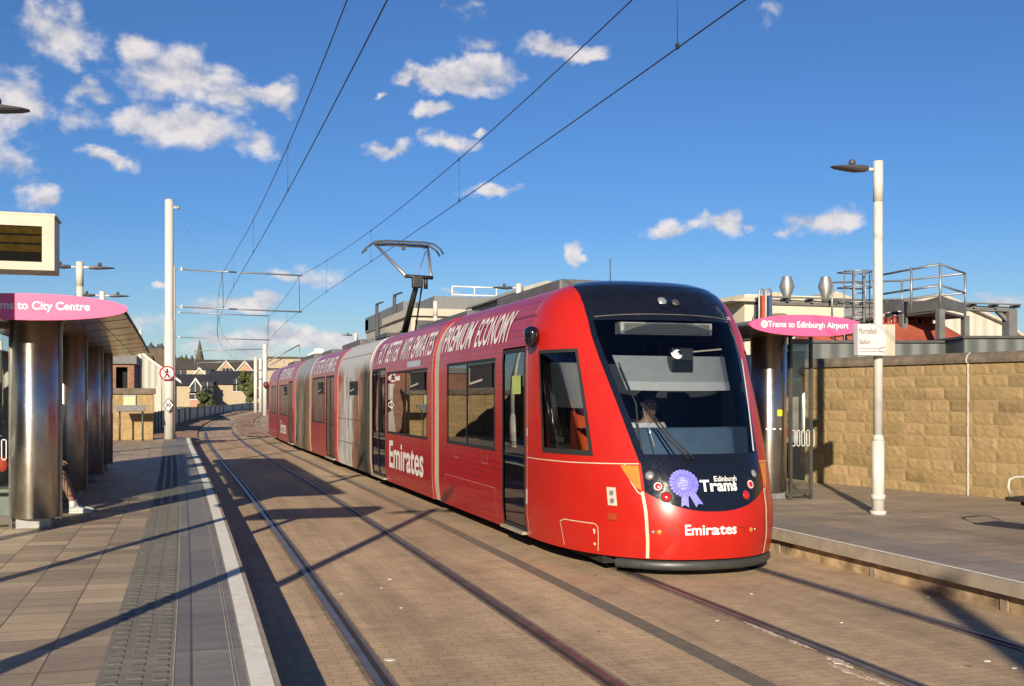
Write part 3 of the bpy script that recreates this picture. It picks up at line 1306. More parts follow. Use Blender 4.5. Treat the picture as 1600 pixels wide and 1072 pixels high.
LETB = M('bright white lettering', (.9, .9, .9), .4, var=.02)
text_map('273', on_front(39.0, 44.5, 2.80, 2.84, .012), 'fleet_number', LETB, tram, bold=.01, shear=.2)
text_map('Edinburgh', on_front(.3, 9.6, .985, 1.055), 'front_lettering', LETB, tram, bold=.012)
text_map('Trams', on_front(-4.4, 9.2, .90, 1.02), 'front_lettering', LETB, tram, bold=.03)
text_map('Emirates', on_front(-12.0, 7.0, .46, .57), 'front_lettering', LETB, tram, bold=.022, ucuts=10)
# rosette sticker
BLUEV = M('violet rosette', (.22, .22, .78), .5, var=.12, sc=30)
m = MB()
c_q, c_z = -10.9, .985
cen = S(c_q, c_z, .012)
base = len(m.v)
nn = (S(c_q, c_z, .05) - S(c_q, c_z, 0)).normalized()
ax = nn.cross(Vector((0, 0, 1))).normalized() * -1
ay = Vector((0, 0, 1))
def rsf(dx, dz, off):
    """a small offset on the front panel, following its curve"""
    g = (Sraw(c_q + 1, c_z) - Sraw(c_q, c_z)).length
    return S(c_q + dx / g, c_z + dz * .92, off)


m.v.append(tuple(rsf(0, 0, .016)))
NR = 72
for ring in (.4, .75, 1.):
    for k in range(NR):
        rr = (.148 + (.005 if k % 3 else -.005)) * ring
        t = 2 * math.pi * k / NR
        m.v.append(tuple(rsf(rr * math.cos(t), rr * math.sin(t), .016 if k % 3 else .021)))
for k in range(NR):
    k2 = (k + 1) % NR
    m.f.append((base, base + 1 + k, base + 1 + k2)); m.sm.append(False)
    for j in (0, 1):
        o1, o2 = base + 1 + j * NR, base + 1 + (j + 1) * NR
        m.f.append((o1 + k, o2 + k, o2 + k2, o1 + k2)); m.sm.append(False)
for dx, ang in ((.0, -.10), (.07, .42)):
    def tp(a_, b_):
        return rsf(dx + math.sin(ang) * b_ + math.cos(ang) * a_, -.10 - math.cos(ang) * b_ + math.sin(ang) * a_, .012)
    m.add([tp(-.035, 0), tp(.035, 0), tp(.036, .08), tp(-.036, .08), tp(.04, .16), tp(0, .135), tp(-.04, .16), tp(0, .08)], [(0, 1, 2, 7, 3), (7, 2, 4, 5), (3, 7, 5, 6)])
ros = m.build('rosette', BLUEV, tram, fix=False)
m = MB()
for k in range(36):
    t = 2 * math.pi * k / 36
    m.tube([rsf(r_ * math.cos(t), r_ * math.sin(t), .021) for r_ in (.092, .118, .145)], .0016, 4)
m.tube([rsf(.09 * math.cos(k * math.pi / 15), .09 * math.sin(k * math.pi / 15), .021) for k in range(31)], .002, 4)
m.build('pleats', M('rosette pleat', (.14, .14, .6), .5), ros)
LV = M('pale violet print', (.62, .62, .95), .5)
for i, (tx, ww) in enumerate((('UK', .04), ('TRAM', .07), ('OPERATOR', .11), ('OF THE YEAR', .10), ('2021', .05))):
    text_map(tx, lambda u, v, ww=ww, i=i: rsf(-ww / 2 + ww * u - .01, .05 - i * .028 + .019 * v + ww * u * .22 - .01, .0235), 'print', LV, ros, bold=.012)
for sg in (-1, 1):
    for (qq, zz, rr, mt, nm) in ((21.0 if sg > 0 else -24.6, 1.065, .042, CLEARL, 'headlight'), (17.0 if sg > 0 else -21.6, .955, .046, REDL, 'light_cluster'), (13.6 if sg > 0 else -18.7, .85, .045, REDL, 'tail_light')):
        qv = sg * abs(qq)
        m = MB(); disc(m, qv, zz, rr, .012, dome=.014)
        lo_ = m.build(nm, mt, tram)
        m = MB(); disc(m, qv, zz, rr + .014, .009, rin=rr - .004)
        m.build('lamp_rim', RUBBER, lo_)
        if nm == 'light_cluster':
            m = MB()
            c_ = S(qv, zz, .026)
            n_ = (S(qv, zz, .05) - S(qv, zz, 0)).normalized()
            a_ = n_.cross(Vector((0, 0, 1))).normalized()
            b2_ = a_.cross(n_)
            for k in range(12):
                t = k * math.pi / 6
                pc = c_ + (a_ * math.cos(t) + b2_ * math.sin(t)) * .037 - n_ * .008
                m.obox(pc, (a_, b2_, n_), (.006, .006, .004))
            m.build('lamp_bead', LETB, lo_)
for sg, q_, in ((-1, -17.6), (1, 8.9)):
    pass
for (q_, z_, r_, mt, nm) in ((-22.7, .49, .026, AMBER, 'indicator'), (-25.2, .49, .018, CLEARL, 'sensor'), (15.2, .49, .026, AMBER, 'indicator'), (17.6, .49, .014, CLEARL, 'sensor')):
    m = MB(); disc(m, q_, z_, r_, .005, dome=.01)
    m.build(nm, mt, tram)
m = MB()
strip(m, [(-19.0, .525), (-15.2, .525), (-15.6, .475), (-16.3, .455), (-17.8, .455), (-18.6, .475), (-19.0, .525)], .006)
strip(m, [(8.6, .525), (11.6, .515), (11.2, .47)], .007)
m.build('tow_cover', SEAMD, tram)
for sg in (-1, 1):
    m = MB()
    strip(m, [(sg * 27.6, ZB + .01), (sg * 27.8, .60), (sg * 28.6, .90)], .034, .006)
    m.build('corner_trim', SEAMC, tram)
    m = MB()
    strip(m, [(sg * 28.5, 1.185), (sg * 60, 1.17), (sg * 90, 1.165), (sg * 92, 1.165)], .010, .004)
    m.build('belt_seam', SEAMC, tram)
m = MB()
for sg in (-1, 1):
    strip(m, [(sg * 92, ZB + .02), (sg * 92, 2.6)], .012)
    strip(m, [(sg * 92, 2.9), (sg * 92, 3.1)], .009)
    strip(m, [(sg * 35, 1.18), (sg * 33.2, 1.0), (sg * 30.5, .89), (sg * 28.6, .86)], .012)
m.build('panel_seam', SEAMC, tram)
# flank hatch
m = MB()
for sg in (-1,):
    strip(m, [(-68, .24), (-69.5, .50), (-67, .53), (-51, .53), (-49.6, .50), (-50, .24)], .009)
    strip(m, [(-49.3 - 2.4, .42), (-49.3 - 2.0, .45)], .02)
hp = m.build('hatch', SEAMC, tram)
m = MB()
for z_ in (.46, .31):
    disc(m, -51.5, z_, .016, .006)
m.build('latch', SEAMC, hp)
# amber corner reflectors
for sg in (-1, 1):
    m = MB()
    m.grid(lambda u, v, sg=sg: S(sg * (28.9 + (8.0 * (v ** .6)) * u), .91 + .255 * v, .005), [i / 8 for i in range(9)], [i / 8 for i in range(9)])
    m.build('side_marker', AMBER, tram)
m = MB(); disc(m, -38.5, .80, .01, .0)
m = MB()
patch(m, -44.4, -40.2, .74, .93, .008, 6, 6)
sp_ = m.build('charge_socket', CREAM, tram)
m = MB(); disc(m, -42.3, .87, .028, .012); disc(m, -42.3, .79, .028, .012)
m.build('socket_lens', GALV, sp_)
m = MB(); patch(m, -44.2, -40.4, .59, .66, .02, 6, 3)
m.build('side_lamp', M('orange lens', (.35, .05, .02), .3, coat=.4), tram)
# camera pod in place of a mirror
for sg in (-1,):
    m = MB()
    c = S(sg * 81, 2.60, .09)
    for r0, z0 in ():
        pass
    prof = [(.02, -.15), (.07, -.125), (.105, -.06), (.12, .02), (.11, .075), (.06, .105), (.01, .11)]
    m.lathe((c.x, c.y, c.z), prof, 20, .75, 1.05)
    m.bar(S(sg * 81, 2.62, -.02), S(sg * 81, 2.62, .05), .05, .05)
    m.build('mirror_camera', BLACK, tram)
# bumper
m = MB()
sec = [(-.03, .185), (-.012, .18), (.004, .17), (.006, .115), (-.005, .095), (-.03, .085), (-.25, .08)]
m.grid(lambda u, k: Vector((S(u, .2, sec[k][0]).x, S(u, .2, sec[k][0]).y, sec[k][1])), [i * 3 for i in range(-14, 15)], range(len(sec)))
m.build('bumper', M('grey bumper', (.045, .05, .048), .42, var=.25, sc=4), tram)
m = MB()
m.box(XC - 1.0, XC + 1.0, 10.6, 16.6, .10, .34)
m.build('underframe', UNDER, tram)
# wipers
m = MB()


def wp(q, z, o=.03):
    return S(q, z, o)


m.tube([wp(-7.5, 1.22, .05), wp(-14, 1.42, .06), wp(-22.5, 1.80, .06)], .011, 6)
m.tube([wp(-5.5, 1.22, .05), wp(-12, 1.42, .06), wp(-21.5, 1.80, .06)], .009, 6)
wa = m.build('wiper', RUBBER, tram)
m = MB()
m.tube([wp(-26.2, 1.32, .02), wp(-25.5, 1.60, .02), wp(-24.5, 1.80, .03), wp(-28.3, 2.26, .02)], .009, 6)
m.build('wiper_blade', RUBBER, wa)
m = MB()
m.tube([wp(-20.2, 1.35, .035), wp(-21.9, 1.78, .035)], .005, 5)
m.build('wiper_spray_bar', CLEARL, wa)
# whip aerials
m = MB(); m.tube([(XC - .35, 12.0, 3.28), (XC - .35, 12.0, 3.58)], .006, 5)
m.build('aerial', DARK, tram)

# inside the cab: dash, blind, display box, eye camera, seat, partition
GREY = M('blind fabric', (.36, .36, .34), .8, var=.08)
m = MB()
patch(m, lambda z: -phim(z) + 8, lambda z: phim(z) - 8, 2.12, 2.42, -.12, 16, 6)
bld = m.build('sun_blind', GREY, tram)
m = MB()
patch(m, lambda z: -phim(z) + 8, lambda z: phim(z) - 8, 2.02, 2.12, -.115, 16, 3)
m.build('blind_hem', M('blind hem', (.58, .56, .52), .8, var=.08), bld)
m = MB()
patch(m, -76, -51, 1.78, 2.30, -.10, 8, 6)
m.build('side_blind', GREY, tram)
m = MB()
m.box(XC - .62, XC + .52, 11.02, 11.2, 2.60, 2.74, .01)
db = m.build('destination_display', M('display frame', (.22, .24, .25), .5), tram)
m = MB()
m.box(XC - .58, XC + .48, 11.005, 11.018, 2.615, 2.725)
m.build('display_face', M('display face', (.085, .09, .085), .35, var=.25, sc=40), db)
m = MB()
m.grid(lambda u, v: (XC + u * 1.05, 10.62 + .26 * u * u + (0 if v < .5 else .55 * (v - .5) * 2), 1.0 + (.54 if v >= .5 else 1.08 * v)), [i / 10 for i in range(-10, 11)], [0, .5, 1])
m.build('dashboard', M('sky tinted dashboard', (.10, .16, .235), .7, var=.12), tram)  # bluish tone painted in for the sky reflected on the dash
m = MB()
m.box(XC - .13, XC + .13, 10.72, 10.86, 2.18, 2.44, .01)
ec = m.build('camera_box', BLACK, tram)
m = MB(); disc(m, -1.3, 2.36, .066, .02, dome=.045)
m.build('camera_dome', LETB, ec)
m = MB(); disc(m, -.8, 2.352, .028, .062, dome=.012)
m.build('camera_lens', BLACK, ec)
m = MB()
m.box(XC - 1.18, XC + 1.18, 12.14, 12.17, .35, 2.3)
pt = m.build('cab_partition', M('cab partition', (.035, .04, .045), .7), tram)
HV = M('orange hi-vis cloth', (.95, .12, .02), .8, var=.15)
m = MB()
m.grid(lambda u, v: (XC - 1.10 + .36 * u * (1 - .55 * v), 11.36 - .02 * math.sin(u * 9) - .1 * (1 - v) * u, 1.24 + .50 * v + .04 * u), [i / 12 for i in range(13)], [i / 8 for i in range(9)])
tag(m.build('hi_vis_coat', HV, org=(XC - .9, 11.7, 1.3)), 'orange hi-vis coat hanging behind the side window of the tram cab', 'coat')
m = MB()
m.box(XC - 1.17, XC - .75, 11.55, 12.1, .35, 1.34, .02)
m.build('cab_cupboard', M('pale cupboard', (.30, .31, .28), .6), tram)
m = MB()
m.obox(PD(871, 690, 0).to_3d() if False else (XC - 1.13, 11.62, 1.40), ((0, 1, 0), (0, 0, 1), (1, 0, 0)), (.10, .03, .004))
m.build('notice', LETB, tram)
m = MB()
m.add([(XC - 1.135, 11.56, 1.45), (XC - 1.135, 11.64, 1.45), (XC - 1.135, 11.60, 1.53)], [(0, 1, 2)])
m.build('warning_sticker', M('yellow sticker', (.8, .65, .03), .5), tram)
m = MB()
m.box(XC - .28, XC + .22, 11.65, 11.78, .9, 1.7, .04)
m.box(XC - .28, XC + .22, 11.2, 11.7, .8, .92, .04)
m.build('driver_seat', M('seat fabric', (.02, .02, .03), .9), tram)
INT = M('interior wall', (.16, .16, .15), .7)


# ---- flank of each saloon module
def module(y0, y1, openings, shell_mat, glass_mat=GLASS, name='body_shell'):
    m = MB()
    for sg in (-1, 1):
        hl = [(qy(a, sg), qy(b_, sg), c, d) for a, b_, c, d in openings]
        cells(m, qy(y0, sg), qy(y1, sg), ZB, 2.52, hl)
        m.grid(lambda u, v, sg=sg: S(qy(y0 + (y1 - y0) * u, sg), v), [i / 8 for i in range(9)], frange(2.52, ZR, .05))
    # closing ends
    for yy in (y0, y1):
        zs = [z for z, _ in WT]
        pts = [S(qy(yy, -1), max(ZB, z)) for z in zs] + [S(qy(yy, 1), max(ZB, z)) for z in reversed(zs[:-1])]
        if name != 'none':
            m.add([(p.x + (0 if True else 0), p.y, p.z) for p in pts], [tuple(range(len(pts)))])
    sh = m.build(name, shell_mat, tram)
    return sh


def window(a, b_, c, d, vent=None, sides=(-1, 1), glass=GLASS, nm='window'):
    for sg in sides:
        m = MB()
        m.grid(lambda u, v: S(qy(a + (b_ - a) * u, sg), v, -.006), [i / 6 for i in range(7)], frange(c, d, .2))
        gl = m.build(nm, glass, tram)
        m = MB()
        t = .045
        for (p, q_, r_, s_) in ((a, b_, c, c + t), (a, b_, d - t, d), (a, a + t, c, d), (b_ - t, b_, c, d)):
            m.grid(lambda u, v: S(qy(p + (q_ - p) * u, sg), v, .004), [0, .5, 1], frange(r_, s_, .2))
        m.build('window_frame', RUBBER, gl)
        if vent:
            va, vb, vc, vd = vent
            m = MB()
            m.grid(lambda u, v: S(qy(va + (vb - va) * u, sg), v, .008), [0, .5, 1], frange(vc, vd, .1))
            vn = m.build('vent', M('open vent', (.004, .004, .005), .9), gl)
            m = MB()
            # tilted flap hinged at the bottom, opening inwards
            t = .035
            for (p, q_, r_, s_) in ((va, vb, vc, vc + t), (va, vb, vd - t, vd), (va, va + t, vc, vd), (vb - t, vb, vc, vd)):
                m.grid(lambda u, v: S(qy(p + (q_ - p) * u, sg), v, .014), [0, 1], frange(r_, s_, .2))
            m.build('vent_frame', RUBBER, vn)
            m = MB()
            m.grid(lambda u, v: S(qy(vb - .09 + .035 * u, sg), v, .018), [0, 1], frange(vc + .05, vd - .05, .3))
            m.grid(lambda u, v: S(qy(vb - .09 - (vb - va) * .55 * u, sg), vc + .05 + .03 * v + .05 * u, .018), [0, 1], [0, 1])
            m.build('vent_flap_edge', CREAM, vn)


def door(a, b_, leaves=2, c=ZB + .03, d=2.5, sides=(-1, 1), glass=GLASS, trim=True):
    for sg in sides:
        root = None
        for k in range(leaves):
            ya = a + (b_ - a) * k / leaves
            yb = a + (b_ - a) * (k + 1) / leaves
            m = MB()
            m.grid(lambda u, v: S(qy(ya + (yb - ya) * u, sg), v, -.012), [0, .5, 1], frange(c, d, .2))
            dr = m.build('door', glass, tram)
            m = MB()
            t = .05
            for (p, q_, r_, s_) in ((ya, yb, c, c + .07), (ya, yb, d - t, d), (ya, ya + t, c, d), (yb - t, yb, c, d), (ya, yb, 1.15, 1.17)):
                m.grid(lambda u, v: S(qy(p + (q_ - p) * u, sg), v, .0), [0, .5, 1], frange(r_, s_, .2))
            m.build('door_frame', RUBBER, dr)
        if trim:
            m = MB()
            p0, p1 = S(qy(a + .02, sg), c, .0), S(qy(b_ - .02, sg), c, .0)
            m.bar((p0.x + sg * .01, p0.y, ZB + .03), (p1.x + sg * .01, p1.y, ZB + .03), .10, .035)
            m.build('door_step', M('door step', (.48, .43, .33), .5, metal=.3), tram)


window(*M1W, vent=(13.65, 14.85, 2.02, 2.36))
m = MB()
for sg in (-1, 1):
    for (p, q_) in ((14.98, 15.03),):
        m.grid(lambda u, v: S(qy(p + (q_ - p) * u, sg), v, .0), [0, 1], frange(1.2, 2.4, .2))
m.build('window_mullion', RUBBER, tram)
door(*M1D[:2], leaves=1)
# saloon inside: floor, ceiling, poles and seats
m = MB()
m.grid(lambda u, v: (XC + D(v) + u, v, .36), [-1.28, 1.28], frange(12.2, 51, 3), False)
m.grid(lambda u, v: (XC + D(v) + u, v, 2.62), [-1.2, 1.2], frange(12.2, 51, 3), False)
m.build('saloon_lining', INT, tram)
POLE = M('grab pole', (.6, .58, .5), .3, metal=.3)
m = MB()
for y in [12.75, 13.3, 14.4, 15.5, 16.5, 18.1, 19.4, 20.6, 21.8, 22.6]:
    for sx_ in (-.75, .7):
        m.cyl((XC + sx_ + D(y), y, .36), (XC + sx_ + D(y), y, 2.6), .017, n=8)
m.build('grab_poles', POLE, tram)
SEATM = M('saloon seat', (.12, .09, .075), .8)
for y in (14.1, 14.9, 15.7, 18.2, 19.1, 20.0, 20.9):
    for sx_ in (-.85, .85):
        m = MB()
        m.box(XC + sx_ - .22 + D(y), XC + sx_ + .22 + D(y), y, y + .42, .70, .80, .03)
        m.box(XC + sx_ - .22 + D(y), XC + sx_ + .22 + D(y), y + .40, y + .48, .75, 1.42, .03)
        m.build('saloon_seat', SEATM, tram)
# green notice on door, small white fittings
m = MB()
m.grid(lambda u, v: S(qy(12.42 + .36 * u), v, .002), [0, 1], [1.93, 2.16])
nt_ = m.build('door_notice', M('green notice', (.42, .52, .16), .6, var=.2), tram)
m = MB()
for y in (12.34,):
    m.grid(lambda u, v: S(qy(12.12 + .06 * u), v, .006), [0, 1], [1.42, 1.52])
    m.grid(lambda u, v: S(qy(12.13 + .07 * u), v, .006), [0, 1], [.60, .78])
m.build('door_button', CREAM, tram)
# hatch lines on saloon flank
m = MB()
strip(m, [(qy(16.3), .30), (qy(16.3), .68), (qy(13.5), .68), (qy(13.5), .28)], .009)
for a in (15.6, 14.05):
    strip(m, [(qy(a + .12), 1.12), (qy(a + .12), .98), (qy(a - .14), .98), (qy(a - .14), 1.11)], .009)
m.build('hatch', M('pink seam', (.62, .22, .20), .5), tram)
m = MB()
for zz in (2.88,):
    strip(m, [(qy(12.1), zz), (qy(16.75), zz)], .008, .003, 1.)
m.build('cant_rail_seam', SEAMD, tram)
words('PREMIUM ECONOMY', 16.62, 12.98, (2.60, 3.01), 'side_lettering', LETW, tram, .016, 20)

# ---- gaiters
for k, yj in enumerate(JOINTS):
    m = MB()
    g0, g1 = yj - .20, yj + .20
    for sg in (-1, 1):
        ys_ = frange(g0, g1, .4 / 12)
        m.grid(lambda u, v, sg=sg: S(qy(u, sg), v, -.035 + (.012 if int(round((u - g0) / (.4 / 12))) % 2 else -.0)), ys_, frange(ZB, ZR, .08))
    m.build('gaiter', CREAM, tram)
    m = MB()
    for sg in (-1, 1):
        strip(m, [(qy(g1 + .02, sg), z) for z in frange(ZB, 3.28, .2)], .03, .012, .3)
    m.build('joint_trim', M('joint trim', (.55, .16, .12), .5) if k else SEAMC, tram)

# module 2
W2 = (17.6, 21.15, 1.17, 2.40)
D2 = (21.35, 22.85, ZB, 2.5)
module(17.15, 22.9, [W2, D2], RED)
window(*W2, vent=(17.75, 18.95, 2.02, 2.34))
m = MB()
for sg in (-1, 1):
    m.grid(lambda u, v, sg=sg: S(qy(19.35 + .05 * u, sg), v, .0), [0, 1], frange(1.2, 2.38, .2))
m.build('window_mullion', RUBBER, tram)
door(*D2[:2])
words('FLY BETTER WITH EMIRATES', 22.3, 17.35, (2.60, 3.01), 'side_lettering', LETW, tram, .014, 20)
text_map('Emirates', lambda u, v: S(qy(20.9 - 3.05 * u), .50 + .54 * v, .006), 'side_lettering', LETW, tram, bold=.022, shear=.0)
m = MB()
m.grid(lambda u, v: S(qy(18.1 + 1.15 * u), v, .006), [0, 1], [2.44, 2.55])
m.build('side_display', M('side display', (.45, .47, .55), .4), tram)
m = MB()
strip(m, [(qy(17.15), 2.88), (qy(22.9), 2.88)], .008, .003, 1.)
m.build('cant_rail_seam', SEAMD, tram)
# module 3: picture wrap
WR3 = mat_wrap('picture wrap pale', [(0., (.045, .05, .04)), (.16, (.10, .095, .07)), (.26, (.30, .14, .085)), (.36, (.36, .22, .16)), (.44, (.56, .55, .53)), (.72, (.60, .60, .58)), (.86, (.42, .05, .04))], 23.7 - 30, (.48, .50, .52))
module(23.3, 27.7, [], WR3)
window(24.7, 25.9, 1.95, 2.28, vent=(24.75, 25.85, 1.98, 2.25))
m = MB()
for zz in (2.88, 1.36, .78):
    strip(m, [(qy(23.4 if zz > 2 else 24.3), zz), (qy(27.6), zz)], .012, .003, 1.)
m.build('panel_line', SEAMD, tram)
# module 4: red with doors
WG = M('wrapped film', (.13, .065, .05), .35, var=.7, sc=1.6, spec=.4)
O4 = [(28.5, 30.0, ZB, 2.5), (30.3, 32.9, 1.15, 2.5)]
module(28.1, 33.3, [O4[0], O4[1]], mat_red('red saloon', True, (.38, .03, .03)))
door(28.5, 30.0, glass=WG)
window(*O4[1], vent=(30.6, 31.6, 2.0, 2.34), glass=WG)
words('FLY BETTER WITH EMIRATES', 32.9, 28.50, (2.60, 3.01), 'side_lettering', LETW, tram, .014, 20)
# module 5
WR5 = mat_wrap('picture wrap brown', [(0., (.42, .06, .04)), (.16, (.30, .16, .10)), (.36, (.10, .10, .07)), (.55, (.32, .26, .19)), (.72, (.11, .11, .09)), (.95, (.42, .30, .24))], 33.4 - 30, (.30, .33, .36))
module(33.7, 37.5, [], WR5)
# module 6
module(37.9, 44.2, [(38.4, 39.9, ZB, 2.5), (40.2, 43.4, 1.2, 2.4)], mat_red('red saloon rear', True, (.38, .035, .03)))
door(38.4, 39.9, glass=WG)
window(40.2, 43.4, 1.2, 2.4, vent=(40.5, 41.5, 2.0, 2.32), glass=WG)
words('FLY BETTER WITH EMIRATES', 43.9, 39.00, (2.60, 3.01), 'side_lettering', LETW, tram, .014, 20)
text_map('Emirates', lambda u, v: S(qy(43.0 - 2.3 * u), .5 + .5 * v, .006), 'side_lettering', LETW, tram, bold=.02)
# module 7, tail
m = MB()
YM = 51.5 - 9.9 + 9.9
for sg in (-1, 1):
    cells(m, qy(44.6, sg), qy(49.3, sg), ZB, 2.52, [(qy(45.2, sg), qy(47.6, sg), 1.2, 2.4)])
    m.grid(lambda u, v, sg=sg: S(qy(44.6 + 4.7 * u, sg), v), [i / 6 for i in range(7)], frange(2.52, ZR, .05))


def tail(u, v):
    p = Sraw(u, v)
    yy = 49.3 + (YB - p.y)
    return Vector((p.x - D(p.y) + D(yy), yy, v))


m.grid(tail, [i * 6 for i in range(-15, 16)], frange(ZB, ZR, .1))
m.build('body_shell', mat_red('red tail', False, (.38, .03, .03)), tram)
window(45.2, 47.6, 1.2, 2.4, glass=WG)
m = MB()
for sg in (-1,):
    c = S(qy(50.2, sg), 2.5, .08)
    m.lathe((c.x, c.y, c.z), [(.02, -.2), (.1, -.12), (.13, .02), (.08, .13)], 14)
m.build('mirror_camera', M('dark red pod', (.15, .02, .02), .4), tram)
# underframe, bogies, roof equipment
m = MB()
for (a, b_) in ((17.3, 22.7), (23.6, 27.5), (28.4, 33.1), (34, 37.3), (38.1, 44.0), (44.9, 50.5)):
    m.box(XC - 1.15 + D(a), XC + 1.15 + D(a), a, b_, .14, .36)
for y in (13.9, 15.4, 24.6, 26.4, 34.8, 36.5, 46.5, 48.2):
    for sx_ in (-.76, .76):
        m.cyl((XC + sx_ - .06 + D(y), y, .30), (XC + sx_ + .06 + D(y), y, .30), .29, n=20)
m.build('bogies', UNDER, tram)
for (a, b_, h) in ((13.2, 16.2, .16), (17.9, 22.0, .12), (29, 32.6, .2), (34.3, 37, .16), (38.6, 43.6, .2), (45.5, 48.6, .16)):
    m = MB()
    m.box(XC - .55 + D(a), XC + .55 + D(a), a, b_, 3.22, 3.3 + h, .03)
    m.build('roof_equipment', M('roof equipment', (.12, .12, .13), .6), tram)

# pantograph on module 3
PX, PY = XC + D(25.4) - .05, 25.5
pan = MB()
pan.box(PX - .55, PX + .55, 24.9, 26.6, 3.36, 3.44)
for sx_ in (-.5, .5):
    for sy_ in (25.0, 26.5):
        pan.cyl((PX + sx_, sy_, 3.28), (PX + sx_, sy_, 3.38), .05, n=10)
pan = pan.build('pantograph', DARK, tram)
EL = Vector((PX + .08, 24.25, 4.72))
BS = Vector((PX + .02, 25.75, 3.44))
m = MB()
m.cyl(BS, EL, .085, .06, n=12)
m.cyl(BS + Vector((-.1, 0, 0)), BS + Vector((.1, 0, 0)), .1, n=12)
m.build('lower_arm', M('black frame tube', (.02, .019, .018), .5), pan)
m = MB()
m.cyl((PX + .2, 25.3, 3.42), EL + Vector((.12, .15, -.15)), .022, n=8)
m.cyl(EL + Vector((-.32, 0, 0)), EL + Vector((.34, 0, -.02)), .045, n=12)
m.obox(EL + Vector((-.02, .05, -.12)), ((1, 0, 0), (0, 1, 0), (0, 0, 1)), (.12, .1, .14), .02)
m.cyl(EL + Vector((.18, .05, -.28)), EL + Vector((.18, .05, .02)), .05, n=10)
m.build('knuckle', M('black frame tube', (0, 0, 0)), pan)
HZ = 5.70
HY = 25.75
HL, HR = Vector((PX - .68, HY, HZ - .06)), Vector((PX + .62, HY, HZ - .06))
m = MB()
m.cyl(EL + Vector((-.3, 0, 0)), HL, .045, .035, n=10)
m.cyl(EL + Vector((.3, 0, 0)), HR, .040, .032, n=10)
m.cyl(HL, HR, .028, n=8)
m.tube([EL + Vector((.0, 0, .1)), EL + Vector((.22, .5, .5)), HR + Vector((-.05, 0, -.12))], .012, 6)
m.build('upper_arm', GALV, pan)
m = MB()
for yy in (HY - .2, HY + .2):
    m.tube([(PX - .98, yy, HZ - .26), (PX - .9, yy, HZ - .13), (PX - .72, yy, HZ - .01), (PX - .5, yy, HZ + .02), (PX + .5, yy, HZ + .02), (PX + .72, yy, HZ - .01), (PX + .9, yy, HZ - .13), (PX + .98, yy, HZ - .26)], .022, 8)
for sx_ in (-.62, .58):
    m.bar((PX + sx_, HY - .24, HZ - .05), (PX + sx_, HY + .24, HZ - .05), .05, .05)
m.box(PX - .02, PX + .06, HY - .05, HY + .05, HZ - .16, HZ - .06)
m.build('collector_head', DARK, pan)

# ------------------------------------------------------------------ overhead line
def msg_z(y):
    # catenary sag between the masts
    if y < 48.3:
        t = (y + 2.0) / 50.3
        return 7.38 - .78 * 4 * t * (1 - t)
    if y < 72:
        t = (y - 48.3) / 23.7
        return 7.38 - .3 * 4 * t * (1 - t)
    t = (y - 72) / 48.
    return 7.38 - .6 * 4 * t * (1 - t) if y < 120 else 7.38


def line_x(x0, y):
    return x0 + D(y) - (0 if y < 60 else .0)


for (x0, nm) in ((1.84, 'empty left track'), (5.18, 'track with the red tram')):
    ct = 5.77
    m = MB()
    m.tube([(line_x(x0, y), y, ct) for y in frange(-6, 160, 3)], .0085, 5)
    tag(m.build('contact_wire', WIREM, org=(x0, 5, ct)), 'thin contact wire, the lower of the two wires above the ' + nm, 'overhead wire', 'overhead line wires')
    m = MB()
    m.tube([(line_x(x0, y), y, msg_z(y)) for y in frange(-6, 160, 2)], .0085, 5)
    mw = m.build('messenger_wire', WIREM, org=(x0, 5, ct))
    tag(mw, 'sagging carrier wire, the upper of the two wires above the ' + nm, 'overhead wire', 'overhead line wires')
    for y in ([1.0, 10.7, 20.3, 30, 39] if x0 > 3 else [3, 20.2, 29, 38]) + [55, 64, 82, 92, 102, 112]:
        m = MB()
        m.tube([(line_x(x0, y), y, ct), (line_x(x0, y), y, msg_z(y))], .0045 if y > 5 else .004, 4)
        m.box(line_x(x0, y) - .012, line_x(x0, y) + .012, y - .03, y + .03, ct - .01, ct + .05)
        m.box(line_x(x0, y) - .012, line_x(x0, y) + .012, y - .03, y + .03, msg_z(y) - .03, msg_z(y) + .02)
        m.build('dropper', WIREM, mw)


def pole(m, x, y, z0, z1, r, collar=None):
    m.cyl((x, y, z0), (x, y, z1), r, n=20)
    if collar:
        m.cyl((x, y, z0), (x, y, collar), r * 1.16, n=20)
    m.cyl((x, y, z1), (x, y, z1 + .03), r * 1.05, r * .9, n=20)


# tall thick mast at the platform end
ma = empty('catenary_mast', (-.84, 42.8, PZ), 'thick tall white mast at the far end of the left platform carrying two signs', 'mast', 'white masts of the overhead line')
m = MB()
pole(m, -.84, 42.8, PZ, 9.5, .165, None)
m.cyl((-.84, 42.8, PZ), (-.84, 42.8, 4.9), .185, n=20)
m.build('pole', WHITE, ma)
m = MB()
m.bar((-.7, 42.8, 9.25), (-.5, 42.7, 9.22), .05, .08)
m.cyl((-.5, 42.7, 9.15), (-.5, 42.7, 9.3), .04, n=8)
m.build('clamp', GALV, ma)
m = MB()
m.tube([(-.5, 42.7, 9.2), (1.6, 40, 8.0), (4.6, 47, 7.35)], .0022, 4)
m.tube([(-.6, 42.7, 9.2), (.7, 48.3, 7.5)], .0022, 4)
m.build('stay_wire', WIREM, ma)


